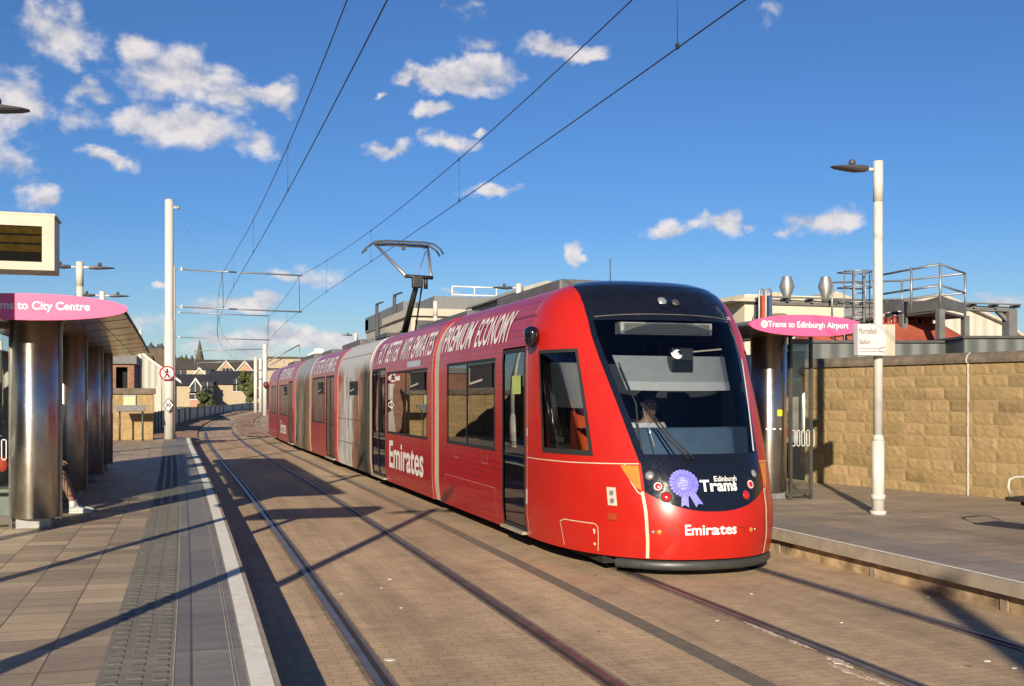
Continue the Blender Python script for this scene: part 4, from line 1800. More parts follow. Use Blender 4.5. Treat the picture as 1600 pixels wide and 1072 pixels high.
def mast(x, y, ztop, arms, label):
    e = empty('catenary_mast', (x, y, 0), label, 'mast', 'white masts of the overhead line')
    m = MB()
    pole(m, x, y, -.02, ztop, .105)
    m.cyl((x, y, 0), (x, y, .25), .16, n=16)
    m.build('pole', WHITE, e)
    for (za, reach) in arms:
        m = MB()
        m.cyl((x + .1, y, za), (x + .55, y, za - .01), .02, n=8)
        m.cyl((x + .55, y, za - .01), (reach, y, za - .10), .032 if za > 6.5 or True else .025, n=8)
        m.build('cantilever_arm', GALV, e)
        m = MB()
        m.lathe((x + .36, y, za - .09), [(.02, 0), (.055, .01), (.03, .05), (.055, .09), (.03, .13), (.055, .17), (.02, .18)], 12)
        m.build('insulator', WHITE, e)
    return e


def hangers(e, y, zt, zb, xs):
    for xx in xs:
        m = MB()
        m.tube([(xx - .08, y, zt + .05), (xx, y, zt - .18), (xx + .02, y, zb + .02)], .014, 5)
        m.build('hanger', DARK, e)


mb_ = mast(-.79, 48.3, 7.62, [(7.50, 4.75), (5.86, 4.75)], 'thin white mast just behind the thick mast, its long arms reaching over both tracks')
hangers(mb_, 48.3, 7.40, 5.77, [1.30, 4.62])
mc_ = mast(-1.15, 72., 7.6, [(7.45, 4.9), (5.84, 4.95)], 'farther thin white mast whose arms hang lower in the view over both tracks')
hangers(mc_, 72., 7.38, 5.77, [1.6, 4.85])
# far masts seen beside the tail of the tram
for (px, top, bot, d_, lb, ar) in ((414, 538, 648, 112, 'nearest white mast beyond the tail of the tram', True), (399.5, 558, 645, 135, 'white mast left of the pair beyond the tail of the tram', True), (407, 560, 642, 141, 'white mast right of the distant pair beyond the tail of the tram', False)):
    p0 = PD(px, bot, d_)
    p1 = PD(px, top, d_)
    e = empty('catenary_mast', (p0.x, p0.y, -.02), lb, 'mast', 'white masts of the overhead line')
    m = MB()
    m.cyl((p0.x, p0.y, -.05), (p0.x, p0.y, p1.z), .24, n=12)
    m.build('pole', WHITE, e)
    if ar:
        m = MB()
        zt = p1.z - .6
        m.cyl((p0.x, p0.y, zt - 1.4), (p0.x + 3.6, p0.y, zt + .6), .07, n=8)
        m.cyl((p0.x, p0.y, zt - 2.2), (p0.x + 3.8, p0.y, zt - 2.0), .05, n=8)
        m.cyl((p0.x, p0.y, zt + .1), (p0.x - 7.2, p0.y, zt - .2), .045, n=8)
        m.cyl((p0.x - 7.1, p0.y, zt - .2), (p0.x - 7.1, p0.y, zt - 2.0), .04, n=6)
        m.cyl((p0.x + 3.6, p0.y, zt + .6), (p0.x + 3.6, p0.y, zt - 2.0), .04, n=6)
        m.build('cantilever_arm', GALV, e)
# mast behind the photographer (its shadow falls across the right platform edge)
e = empty('catenary_mast', (-.9, -7.9, 0), 'white mast out of view whose shadow crosses the right platform edge', 'mast', 'white masts of the overhead line')
m = MB(); pole(m, -.9, -7.9, 0, 6.25, .13)
m.build('pole', WHITE, e)

# signs on the thick mast
SGNW = M('sign face white', (.80, .78, .76), .5, var=.05)
SGNR = M('sign red', (.50, .03, .05), .5)
p = PD(261, 583, 40.45)
sg1 = empty('prohibition_sign', (p.x, p.y - .0, p.z), 'round red ringed no-pedestrians sign on the thick white mast', 'sign')
m = MB(); m.cyl((p.x, p.y, p.z), (p.x, p.y + .02, p.z), .27, n=32); m.build('sign_plate', SGNW, sg1)
m = MB()
ring = [(p.x + .255 * math.cos(t * math.pi / 20), p.y - .012, p.z + .255 * math.sin(t * math.pi / 20)) for t in range(41)]
m.tube(ring, .028, 6)
m.bar((p.x - .18, p.y - .026, p.z + .18), (p.x + .18, p.y - .026, p.z - .18), .035, .012, (0, 1, 0))
m.build('ring', SGNR, sg1)
m = MB()
y_ = p.y - .008
m.cyl((p.x + .01, y_, p.z + .14), (p.x + .01, y_ - .006, p.z + .14), .035, n=12)
m.bar((p.x, y_, p.z + .1), (p.x - .01, y_, p.z - .03), .07, .008, (0, 1, 0))
m.bar((p.x, y_, p.z - .02), (p.x + .09, y_, p.z - .19), .045, .008, (0, 1, 0))
m.bar((p.x - .01, y_, p.z - .02), (p.x - .09, y_, p.z - .18), .045, .008, (0, 1, 0))
m.bar((p.x, y_, p.z + .08), (p.x - .10, y_, p.z - .0), .034, .008, (0, 1, 0))
m.bar((p.x, y_, p.z + .08), (p.x + .11, y_, p.z + .02), .034, .008, (0, 1, 0))
m.build('walking_figure', BLACK, sg1)
p = PD(263, 633, 40.4)
sg2 = empty('speed_sign', (p.x, p.y, p.z), 'white diamond speed sign reading 30 low on the thick mast', 'sign')
m = MB(); m.prism([(p.x - .19, p.z), (p.x, p.z - .27), (p.x + .19, p.z), (p.x, p.z + .27)], p.y, p.y + .015, 'y'); m.build('sign_plate', SGNW, sg2)
m = MB()
c4 = [(p.x - .185, p.z), (p.x, p.z - .262), (p.x + .185, p.z), (p.x, p.z + .262)]
for i in range(4):
    a, b_ = c4[i], c4[(i + 1) % 4]
    m.bar((a[0], p.y - .004, a[1]), (b_[0], p.y - .004, b_[1]), .02, .006, (0, 1, 0))
m.build('border', BLACK, sg2)
text_flat('30', (p.x - .105, p.y - .006, p.z - .07), (1, 0, 0), (0, 0, 1), .21, .14, 'numerals', BLACK, sg2, bold=.03)

# ------------------------------------------------------------------ lamp posts
def lamp_head(m_body, m_arm, x, y, z, sx_):
    m_arm.cyl((x, y, z), (x + sx_ * .18, y, z), .025, n=10)
    # flat tapering head
    pr = [(.14, -.03, .035), (.26, -.04, .035), (.42, -.03, .025), (.60, -.015, .015), (.68, -.005, .008)]
    wd = [.07, .10, .11, .09, .04]
    base = len(m_body.v)
    for (dx, zb, zt), w_ in zip(pr, wd):
        for (yy, zz) in ((-w_, zb * .3), (-w_ * .8, zb), (w_ * .8, zb), (w_, zb * .3), (w_ * .85, zt), (-w_ * .85, zt)):
            m_body.v.append((x + sx_ * dx, y + yy, z + zz))
    for i in range(4):
        for k in range(6):
            j = (k + 1) % 6
            m_body.f.append((base + i * 6 + k, base + i * 6 + j, base + (i + 1) * 6 + j, base + (i + 1) * 6 + k)); m_body.sm.append(False)
    m_body.f.append(tuple(base + k for k in range(6))); m_body.sm.append(False)
    m_body.f.append(tuple(base + 24 + k for k in range(6))); m_body.sm.append(False)
    m_body.lathe((x + sx_ * .36, y, z + .04), [(.03, 0), (.045, .02), (.045, .05), (.03, .075), (.0, .08)], 12)


LAMPM = M('lamp housing', (.075, .075, .08), .45, var=.15)


def lamp_post(x, y, sides, label, ztop=4.95, r=.075, collar=1.0, grp='lamp posts along the platforms'):
    e = empty('lamp_post', (x, y, PZ), label, 'lamp post', grp)
    m = MB()
    m.cyl((x, y, PZ), (x, y, PZ + .05), r * 1.75, n=20)
    m.cyl((x, y, PZ), (x, y, PZ + collar), r * 1.35, n=20)
    m.cyl((x, y, PZ + collar), (x, y, PZ + collar + .08), r * 1.35, r, n=20)
    m.cyl((x, y, PZ + .2), (x, y, PZ + .27), r * 1.55, n=20)
    m.cyl((x, y, PZ + collar), (x, y, ztop - .55), r, n=20)
    m.cyl((x, y, ztop - .55), (x, y, ztop), r * 1.08, n=20)
    m.build('pole', WHITE, e)
    for s_ in sides:
        mh, ma_ = MB(), MB()
        lamp_head(mh, ma_, x + s_ * r * .8, y, ztop - .12, s_)
        h_ = mh.build('lamp_head', LAMPM, e)
        ma_.build('arm', WHITE, h_)
    return e


lamp_post(-2.4, 12.3, (-1, 1), 'left lamp post beside the City Centre shelter with only its dark lamp head in view', 5.07)
lamp_post(-2.42, 25.6, (-1, 1), 'larger of the two double-headed lamp posts rising above the left shelter roof')
lamp_post(-2.47, 32.5, (-1, 1), 'smaller double-headed lamp post just above the pink sign tip of the left shelter')
lamp_post(-2.6, 59, (-1,), 'thin white lamp post standing behind the low stone wall at the left', 5.5)
lamp_post(-2.25, 4.3, (-1, 1), 'double-headed lamp post on the left platform behind the left edge of view')
RLAMP = (8.93, 12.3)
rl = lamp_post(RLAMP[0], RLAMP[1], (-1,), 'tall white lamp post with a station name board on the right platform', 5.1, .062)
lamp_post(8.93 + D(28), 28, (-1,), 'lamp post topping out above the roof of the red front tram section', 5.05)
lamp_post(8.9 + D(37.5), 37.5, (), 'plain white post top rising above the tram joint in front of the pale buildings', 5.4)
lamp_post(8.9 + D(56), 56.3, (-1,), 'distant lamp post above the middle of the tram', 5.35)

# station name board fixed to the right lamp post
bx0, bx1 = 8.27, 9.11
p0 = PD(1335, 555, 14.0)
e = empty('name_board', (8.7, 12.2, 2.65), 'white Murrayfield Stadium name board fixed to the right lamp post', 'sign')
zb, zt = 2.45, 2.87
m = MB(); m.box(8.50, 9.07, 12.14, 12.235, zb, zt, .006)
m.build('board', M('board lilac white', (.70, .65, .66), .5, var=.04), e)
m = MB(); m.box(8.93, 9.075, 12.125, 12.24, zb - .003, zt + .003, .008)
m.build('end_cap', CREAM, e)
GT = M('grey print', (.20, .15, .15), .6)
text_flat('Murrayfield', (8.515, 12.134, 2.715), (1, 0, 0), (0, 0, 1), .27, .10, 'lettering', GT, e)
text_flat('Stadium', (8.515, 12.134, 2.60), (1, 0, 0), (0, 0, 1), .17, .07, 'lettering', GT, e)
m = MB()
m.bar((8.505, 12.137, 2.505), (8.88, 12.137, 2.505), .004, .006, (0, 1, 0))
m.bar((8.505, 12.137, 2.545), (8.88, 12.137, 2.545), .004, .006, (0, 1, 0))
m.tube([(8.925, 12.137, 2.56), (8.86, 12.137, 2.56), (8.82, 12.137, 2.53), (8.86, 12.137, 2.50), (8.925, 12.137, 2.50)], .004, 5)
m.build('line_diagram', GT, e)

# ------------------------------------------------------------------ shelters
FROST = M('white manifestation', (.75, .76, .74), .6)
SOFF = M('canopy soffit', (.62, .45, .26), .2, metal=.85, var=.4, sc=2)


def shelter(cx, y0, cols, y1, half, txt, label, flip, tx, sign_z=2.92, sign_h=.30, extra=0.):
    cc = cx
    cx = cx + extra
    e = empty('tram_shelter', (cx, y0 + 5, PZ), label, 'shelter', 'platform shelters')
    K = lambda y: D(y)
    for yc in cols:
        x = cc + K(yc)
        m = MB(); m.lathe((x, yc, 0), [(.28, PZ + .13), (.28, 2.84)], 40)
        cl = m.build('column', STEEL, e)
        m = MB(); m.box(x - .2, x + .2, yc - .17, yc + .17, PZ, PZ + .13, .01)
        m.build('column_foot', GALV, cl)
        m = MB(); m.box(x + .27, x + .305, yc - .03, yc + .02, PZ + .10, 2.86)
        m.build('edge_fin', M('fin steel', (.30, .28, .26), .3, metal=.8), cl)
    # canopy: shallow lens in section, thin at both edges, long along the track
    m = MB()
    n = 14
    ys_ = frange(y0 + .03, y1, 1.6)
    def top(u, v):
        return (cx + u * half + K(v), v, sign_z + .015 + .135 * math.cos(u * math.pi / 2) + 0)
    def bot(u, v):
        return (cx + u * half + K(v), v, sign_z - .0 - .10 * math.cos(u * math.pi / 2))
    us = [i / 10 for i in range(-10, 11)]
    m.grid(top, us, ys_)
    m.build('canopy_roof', M('canopy top', (.25, .25, .25), .6), e)
    m = MB()
    m.grid(bot, us, ys_)
    sf = m.build('canopy_soffit', SOFF, e)
    m = MB()
    for y in ys_[1:-1]:
        m.tube([(cx + u * half + K(y), y, sign_z - .001 - .10 * math.cos(u * math.pi / 2)) for u in us], .004, 4)
    for u in (-.66, .66, -.33, .33):
        m.tube([(cx + u * half + K(y), y, sign_z - .001 - .10 * math.cos(u * math.pi / 2)) for y in ys_], .004, 4)
    m.build('soffit_joints', DARK, sf)
    m = MB()
    for s_ in (-1, 1):
        m.tube([(cx + s_ * half + K(y), y, sign_z + .005) for y in ys_], .02, 6)
    m.grid(lambda u, v: ((cx + u * half + K(y1), y1, sign_z + .015 + .135 * math.cos(u * math.pi / 2)) if v else (cx + u * half + K(y1), y1, sign_z - .1 * math.cos(u * math.pi / 2))), us, [0, 1])
    m.build('canopy_edge', DARK, e)
    # pink lens-shaped name fascia
    m = MB()
    N = 40
    up = [(cx + half * 1.02 * math.cos(math.pi - math.pi * i / N), sign_z + .155 * math.sin(math.pi * i / N) ** 1.0 * sign_h / .30) for i in range(N + 1)]
    lo = [(cx + half * 1.02 * math.cos(math.pi * i / N), sign_z - .15 * math.sin(math.pi * i / N) * sign_h / .30) for i in range(1, N)]
    m.prism(up + lo, y0 - .02, y0 + .03, 'y')
    fs_ = m.build('fascia_sign', PINK, e)
    text_flat(txt, (cx + K(y0) + tx[0], y0 - .024, sign_z - .058), (1, 0, 0), (0, 0, 1), tx[1], tx[2], 'lettering', LETB, fs_, bold=.022)
    m = MB()
    m.cyl((cx + tx[3], y0 - .024, sign_z + .01), (cx + tx[3], y0 - .021, sign_z + .01), .055 * tx[4], n=20)
    m.build('roundel', LETW, fs_)
    m = MB()
    for t in (0, 1.05, 2.1):
        d_ = Vector((math.cos(t + .5), 0, math.sin(t + .5))) * .04 * tx[4]
        c_ = Vector((cx + tx[3], y0 - .026, sign_z + .01))
        m.bar(c_ - d_, c_ + d_, .002, .007, (0, 1, 0))
    m.build('roundel_arrow', PINK, fs_)
    # lower box beam above the columns
    m = MB()
    m.grid(lambda u, v: (cc + u + K(v), v, 2.84), [-.34, .34], frange(cols[0] - .4, cols[-1] + .4, 2.), False)
    m.grid(lambda u, v: (cc - .34 + K(v), v, 2.84 + .1 * u), [0, 1], frange(cols[0] - .4, cols[-1] + .4, 2.), False)
    m.grid(lambda u, v: (cc + .34 + K(v), v, 2.84 + .1 * u), [0, 1], frange(cols[0] - .4, cols[-1] + .4, 2.), False)
    m.build('beam', M('dark beam', (.05, .04, .035), .4, metal=.5), e)
    return e


shl = shelter(-1.79, 13.15, [14.05, 17.85, 21.6, 25.0], 25.6, 1.05, 'Trams to City Centre', 'left platform shelter with steel drum columns and a pink City Centre sign', 1, (-.44, 1.13, .125, -.53, 1.25))
shr = shelter(8.74, 13.3, [14.75, 18.5, 22.3, 26.0], 26.6, .92, 'Trams to Edinburgh Airport', 'right platform shelter with a pink Edinburgh Airport sign beside the tram front', -1, (-.62, 1.32, .115, -.71, 1.0), extra=-.27)


def end_screen(e, xa, xb, y, posters, marks, xm):
    m = MB(); m.box(xa, xb, y - .006, y + .006, PZ + .14, 2.72)
    gl = m.build('end_screen', GLASSC, e)
    m = MB()
    m.box(xa, xb, y - .02, y + .02, 2.72, 2.80)
    m.box(xa, xb, y - .02, y + .02, PZ + .08, PZ + .16)
    for x in (xa, xb):
        m.box(x - .02, x + .02, y - .03, y + .03, PZ, 2.84)
    m.build('screen_frame', M('screen frame', (.13, .125, .115), .4, metal=.6), gl)
    m = MB()
    for k in range(marks):
        x0 = xm + k * .085
        z0 = 1.13
        for (a, b_, c, d) in ((x0, x0 + .06, z0, z0 + .012), (x0, x0 + .06, z0 + .24, z0 + .252), (x0, x0 + .01, z0, z0 + .252), (x0 + .05, x0 + .06, z0, z0 + .252)):
            m.box(a, b_, y - .012, y - .007, c, d)
    m.build('manifestation', FROST, gl)
    return gl


end_screen(shl, -2.95, -2.1, 14.0, 0, 6, -2.63)
end_screen(shr, 8.90, 9.26, 14.45, 1, 5, 8.92)
# timetable case inside the right shelter, seen through the end screen
m = MB(); m.box(9.22, 9.84, 15.62, 15.68, 1.13, 2.22, .01)
tc_ = m.build('timetable_case', M('case frame', (.45, .44, .40), .4, metal=.4), shr)
m = MB(); m.box(9.25, 9.81, 15.606, 15.618, 1.18, 2.16); m.build('timetable_sheet', M('poster paper', (.34, .31, .28), .6, var=.3, sc=9), tc_)
m = MB(); m.box(9.30, 9.62, 15.595, 15.604, 1.22, 1.42); m.build('poster_panel', M('crimson panel', (.32, .02, .06), .5), tc_)
m = MB(); m.box(9.30, 9.62, 15.595, 15.604, 1.44, 1.66); m.build('poster_panel', M('green picture', (.10, .14, .10), .5, var=.5, sc=20), tc_)
m = MB()
for k in range(5):
    m.box(9.32 + k * .05, 9.345 + k * .05, 15.595, 15.604, 1.86, 1.98)
m.build('poster_panel', M('crimson panel', (0, 0, 0)), tc_)
# yellow sticker and label strip on near right column
for (z0, z1, w0, w1, mt, nm) in ((1.60, 1.70, .03, .12, M('yellow sticker', (0, 0, 0)), 'sticker'), (1.39, 1.41, -.14, .10, LETB, 'label_strip')):
    m = MB()
    m.grid(lambda u, v: (8.74 + D(14.75) + .284 * math.sin(u), 14.75 - .284 * math.cos(u), v), [math.asin(w0 / .28) - .15, math.asin((w0 + w1) / .56) - .15, math.asin(w1 / .28) - .15], [z0, z1])
    m.build(nm, mt, shr)
# back glazing, left shelter
m = MB()
m.grid(lambda u, v: (-2.98 + D(v), v, u), [PZ + .15, 2.7], frange(14, 25, 2), False)
m.build('back_screen', GLASSC, shl)
m = MB()
for y in frange(14, 25, 1.85):
    m.box(-3.0 + D(y), -2.95 + D(y), y - .025, y + .025, PZ, 2.84)
m.build('back_posts', GALV, shl)
m = MB()
m.grid(lambda u, v: (10.2 + D(v), v, u), [PZ + .15, 2.7], frange(16, 26, 2), False)
m.build('back_screen', GLASSC, shr)

# bench inside left shelter, seated passenger's backpack
bn = empty('bench', (-2.4, 16, PZ), 'pale bench inside the left shelter behind the first steel column', 'bench')
m = MB()
m.box(-2.60, -2.10, 14.6, 17.4, .68, .73, .015)
m.box(-2.70, -2.66, 14.6, 17.4, .80, 1.12, .01)
m.build('seat', M('bench seat', (.42, .42, .38), .5), bn)
for y in (14.8, 17.2):
    m = MB()
    m.box(-2.6, -2.2, y - .03, y + .03, PZ, .72)
    m.build('leg', GALV, bn)
bp_ = empty('backpack', (-2.42, 14.98, .77), 'black backpack with an orange-red patch on the bench in the left shelter', 'backpack')
m = MB()
m.lathe((-2.42, 14.98, .77), [(.10, 0), (.17, .03), (.19, .15), (.18, .30), (.12, .42), (.05, .46), (.0, .47)], 18, 1.0, .7)
m.build('bag_body', M('black nylon', (.012, .012, .015), .8), bp_)
m = MB()
m.lathe((-2.33, 14.86, .93), [(.0, 0), (.06, .03), (.075, .1), (.05, .18), (.0, .2)], 12, 1., .5)
m.build('patch', M('orange red nylon', (.75, .07, .03), .7), bp_)


# ------------------------------------------------------------------ people
def skin(name, verts, edges, mat, parent=None, org=None, rootv=0, sub=2):
    me = bpy.data.meshes.new(name)
    o_ = root_loc(parent) if parent is not None else Vector(org)
    me.from_pydata([tuple(Vector(v[:3]) - o_) for v in verts], edges, [])
    ob = bpy.data.objects.new(name + '_tmp', me)
    COL.objects.link(ob)
    sk = ob.modifiers.new('s', 'SKIN')
    sk.use_smooth_shade = True
    for i, v in enumerate(verts):
        r_ = v[3]
        me.skin_vertices[0].data[i].radius = (r_, r_) if not isinstance(r_, tuple) else r_
        me.skin_vertices[0].data[i].use_root = (i == rootv)
    sb = ob.modifiers.new('u', 'SUBSURF')
    sb.levels = sub
    sb.render_levels = sub
    bpy.context.view_layer.update()
    dg = bpy.context.evaluated_depsgraph_get()
    nm_ = bpy.data.meshes.new_from_object(ob.evaluated_get(dg))
    bpy.data.objects.remove(ob)
    nm_.materials.clear()
    nm_.materials.append(mat)
    for p_ in nm_.polygons:
        p_.use_smooth = True
    o = bpy.data.objects.new(name, nm_)
    COL.objects.link(o)
    if parent is not None:
        o.parent = parent
    else:
        o.location = o_
    return o


SKINM = M('skin', (.40, .22, .15), .55, var=.1)


def hand(V, E, wrist, fwd, side, curl):
    """five separate bent fingers from a palm vertex; returns nothing, extends V, E"""
    fwd, side, curl = Vector(fwd).normalized(), Vector(side).normalized(), Vector(curl).normalized()
    w0 = wrist
    pw = Vector(V[w0][:3])
    palm = len(V)
    V.append((*(pw + fwd * .06), .026)); E.append((w0, palm))
    for k, (off, ln) in enumerate(((-.030, .070), (-.010, .078), (.010, .074), (.029, .058))):
        a = pw + fwd * .095 + side * off
        b_ = a + fwd * ln * .5 + curl * ln * .18
        c_ = b_ + fwd * ln * .3 + curl * ln * .4
        i0 = len(V)
        V.append((*a, .010)); V.append((*b_, .009)); V.append((*c_, .0075))
        E += [(palm, i0), (i0, i0 + 1), (i0 + 1, i0 + 2)]
    a = pw + fwd * .045 - side * .036
    b_ = a + fwd * .035 - side * .02 + curl * .012
    i0 = len(V)
    V.append((*a, .011)); V.append((*b_, .0095))
    E += [(palm, i0), (i0, i0 + 1)]


def person(base, f, s, label, shirt, legs_m, leg_pose, hair, scale=1., arm_t=None, shorts=False):
    """base: hip point; f: facing direction; s: person's left"""
    b = Vector(base)
    F, Sd, U = Vector(f).normalized(), Vector(s).normalized(), Vector((0, 0, 1))
    def pt(a, c, d):
        return b + (F * a + Sd * c + U * d) * scale
    V, E = [], []
    def v(a, c, d, r_):
        q = pt(a, c, d)
        V.append((q.x, q.y, q.z, r_ if isinstance(r_, tuple) else r_ * scale))
        return len(V) - 1
    pel = v(0, 0, .06, .13)
    wa_ = v(.02, 0, .22, .12)
    ch = v(.02, 0, .42, .14)
    nk = v(.03, 0, .57, .06)
    hb = v(.05, 0, .66, .075)
    hm = v(.06, 0, .75, .095)
    ht = v(.05, 0, .84, .070)
    ns = v(.155, 0, .73, .016)
    E += [(pel, wa_), (wa_, ch), (ch, nk), (nk, hb), (hb, hm), (hm, ht), (hm, ns)]
    for sg in (1, -1):
        er = v(.045, sg * .095, .74, .014)
        E.append((hm, er))
        sh = v(.01, sg * .18, .49, .06)
        el = v(.10, sg * .23, .24, .042)
        wr = v(.36, sg * .16, .20, .026)
        E += [(ch, sh), (sh, el), (el, wr)]
        hand(V, E, wr, F, Sd * sg * -1 * -1, -U)
        hp_ = v(.06, sg * .10, .04, .088)
        kn = v(.44, sg * .11, .06 + leg_pose[0], .062)
        an = v(.44 + leg_pose[1], sg * .11, -.36 + leg_pose[2], .038)
        hl_ = v(.41 + leg_pose[1], sg * .11, -.41 + leg_pose[2], .036)
        to = v(.60 + leg_pose[1], sg * .12, -.43 + leg_pose[2], .028)
        E += [(pel, hp_), (hp_, kn), (kn, an), (an, hl_), (hl_, to)]
    o = skin('person', V, E, SKINM, org=base, rootv=0)
    tag(o, label, 'person')
    # clothing follows the body a little outside it
    V2, E2 = [], []
    def v2(a, c, d, r_):
        q = pt(a, c, d)
        V2.append((q.x, q.y, q.z, r_ * scale))
        return len(V2) - 1
    a0 = v2(0, 0, .08, .145); a1 = v2(.02, 0, .24, .137); a2 = v2(.02, 0, .43, .157); a3 = v2(.03, 0, .53, .08)
    E2 += [(a0, a1), (a1, a2), (a2, a3)]
    for sg in (1, -1):
        s0 = v2(.01, sg * .18, .49, .075); s1 = v2(.07, sg * .215, .34, .06)
        E2 += [(a2, s0), (s0, s1)]
    skin('shirt', V2, E2, shirt, parent=o, rootv=0)
    V2.clear(); E2.clear()
    h0 = v2(0, 0, .05, .15)
    for sg in (1, -1):
        p1 = v2(.06, sg * .10, .04, .105); p2 = v2(.30 if shorts else .43, sg * .11, .055 + leg_pose[0] * .8, .085 if shorts else .076)
        E2 += [(h0, p1), (p1, p2)]
        if not shorts:
            p3 = v2(.44 + leg_pose[1], sg * .11, -.30 + leg_pose[2], .055)
            E2.append((p2, p3))
    skin('shorts' if shorts else 'trousers', V2, E2, legs_m, parent=o, rootv=0)
    V2.clear(); E2.clear()
    h0 = v2(.035, 0, .80, .10); h1 = v2(.02, 0, .86, .075); h2 = v2(-.01, 0, .74, .085)
    E2 += [(h0, h1), (h0, h2)]
    skin('hair', V2, E2, hair, parent=o, rootv=0)
    # eyes, mouth
    m = MB()
    for sg in (1, -1):
        c = pt(.142, sg * .034, .765)
        m.lathe((c.x, c.y, c.z - .011 * scale), [(.003, 0), (.012, .004), (.014, .011), (.012, .018), (.003, .022)], 10)
    m.build('eyes', M('eye', (.5, .5, .48), .3), o)
    m = MB()
    c = pt(.135, 0, .675)
    m.obox(c, (F, Sd, U), (.012, .026, .005))
    m.build('mouth', M('lips', (.30, .10, .09), .6), o)
    return o, pt


drv, _ = person((5.12, 11.42, 1.05), (0, -1, 0), (1, 0, 0), 'tram driver in a white short-sleeved shirt sitting behind the windscreen', M('white shirt', (.75, .72, .72), .8), M('navy trousers', (.02, .02, .04), .8), (0, -.02, 0), M('dark hair', (.02, .014, .01), .7), 1.0)
pas, ppt = person((-2.17, 15.72, .80), (1, 0, 0), (0, 1, 0), 'seated passenger behind the first steel column, only a bare shin and white trainer in view', M('grey top', (.12, .12, .13), .8), M('black shorts', (.015, .015, .018), .8), (0, .18, -.03), M('dark hair', (0, 0, 0)), 1.0, shorts=True)
for sg in (1, -1):
    q = ppt(.62, sg * .115, -.40)
    m = MB()
    n = 10
    secs = [(-.06, .030, .075), (.0, .042, .09), (.06, .045, .085), (.13, .048, .06), (.20, .045, .045), (.25, .028, .03)]
    base = len(m.v)
    for (dx, w_, h_) in secs:
        for k in range(n):
            t = 2 * math.pi * k / n
            zz = max(-.5, math.sin(t))
            m.v.append((q.x + dx, q.y + w_ * math.cos(t), PZ + .01 + (h_ * (zz + .5) / 1.5)))
    for i in range(len(secs) - 1):
        for k in range(n):
            j = (k + 1) % n
            m.f.append((base + i * n + k, base + i * n + j, base + (i + 1) * n + j, base + (i + 1) * n + k)); m.sm.append(True)
    m.f.append(tuple(base + k for k in range(n))); m.sm.append(True)
    m.f.append(tuple(base + (len(secs) - 1) * n + k for k in range(n))); m.sm.append(True)
    sh_ = m.build('trainer', M('white trainer', (.72, .72, .70), .6), pas)
    m = MB(); m.box(q.x - .06, q.x + .23, q.y - .046, q.y + .046, PZ + .001, PZ + .02, .006)
    m.build('sole', LETB, sh_)
    m = MB(); m.cyl((q.x - .015, q.y, PZ + .07), (q.x - .02, q.y, PZ + .17), .046, .043, n=14)
    m.build('sock', LETB, sh_)

# ------------------------------------------------------------------ information display, top left
e = empty('information_display', (-1.95, 9.25, PZ), 'white cased electronic departures display with amber screen at the upper left', 'display board')
bz0, bz1 = 2.88, 3.31
m = MB(); m.cyl((-1.95, 9.3, PZ), (-1.95, 9.3, 2.9), .07, n=20)
m.build('pole', WHITE, e)
m = MB()
xr = -1.04
m.box(-2.9, xr, 9.02, 9.38, bz0, bz1, .012)
ca = m.build('case', CREAM, e)
m = MB()
m.box(-2.92, xr + .012, 9.0, 9.40, bz1, bz1 + .022, .005)
m.build('case_lid', CREAM, ca)
m = MB()
for (a, b_, c, d) in ((-2.9, xr + .005, bz1 - .085, bz1 - .001), (-2.9, xr + .005, bz0 + .001, bz0 + .065), (xr - .085, xr + .005, bz0 + .065, bz1 - .085), (-2.9, -2.81, bz0 + .065, bz1 - .085)):
    m.box(a, b_, 8.985, 9.018, c, d)
m.build('bezel', CREAM, ca)
m = MB(); m.box(-2.81, xr - .086, 8.995, 9.015, bz0 + .066, bz1 - .086)
m.build('screen', M('screen black', (.003, .003, .003), .6, spec=.05), ca)
OL = M('display olive rows', (.040, .025, .002), .6, var=.35, sc=25, spec=.04)
for k in range(3):
    z1 = bz1 - .093 - k * .070
    m = MB(); m.box(-2.80, xr - .09, 8.988, 8.994, z1 - .055, z1)
    m.build('display_row', OL, ca)

# ------------------------------------------------------------------ right wall
WA = Vector((12.35, 13.15)); WB = Vector((10.95, 18.3))
def wall_seg(a, b_, zt, name, label, mat, th=.32, cop=True, parent=None, z0=PZ - .05, x0=0.):
    a, b_ = Vector(a), Vector(b_)
    ln = (b_ - a).length
    ang = math.atan2(b_.y - a.y, b_.x - a.x) - math.pi / 2
    e = empty(name, (a.x, a.y, 0), label, 'wall')
    e.rotation_euler = (0, 0, ang)
    def bld(m, nm, mt):
        me = m.build(nm, mt, None, (0, 0, 0))
        me.parent = e
        return me
    m = MB(); m.box(x0, th, 0, ln, z0, zt)
    bld(m, 'blockwork', mat)
    if cop:
        m = MB()
        sec = [(-.05, zt), (-.06, zt + .05), (-.03, zt + .12), (.05, zt + .17), (th - .05, zt + .17), (th + .03, zt + .12), (th + .06, zt + .05), (th + .05, zt)]
        y = 0
        while y < ln:
            y2 = min(ln, y + .92)
            m.prism(sec, y + .004, y2 - .004, 'y')
            y = y2
        bld(m, 'coping', COPING)
    return e, ang, ln


WZ = 2.45
A3 = Vector((14.2, 6.3))
e, ang, ln = wall_seg((14.2, 6.3), (10.95, 18.3), WZ, 'stone_wall', 'long buff stone block wall with dark coping behind the right platform', M('mortar', (.46, .35, .20), .95), x0=.007)
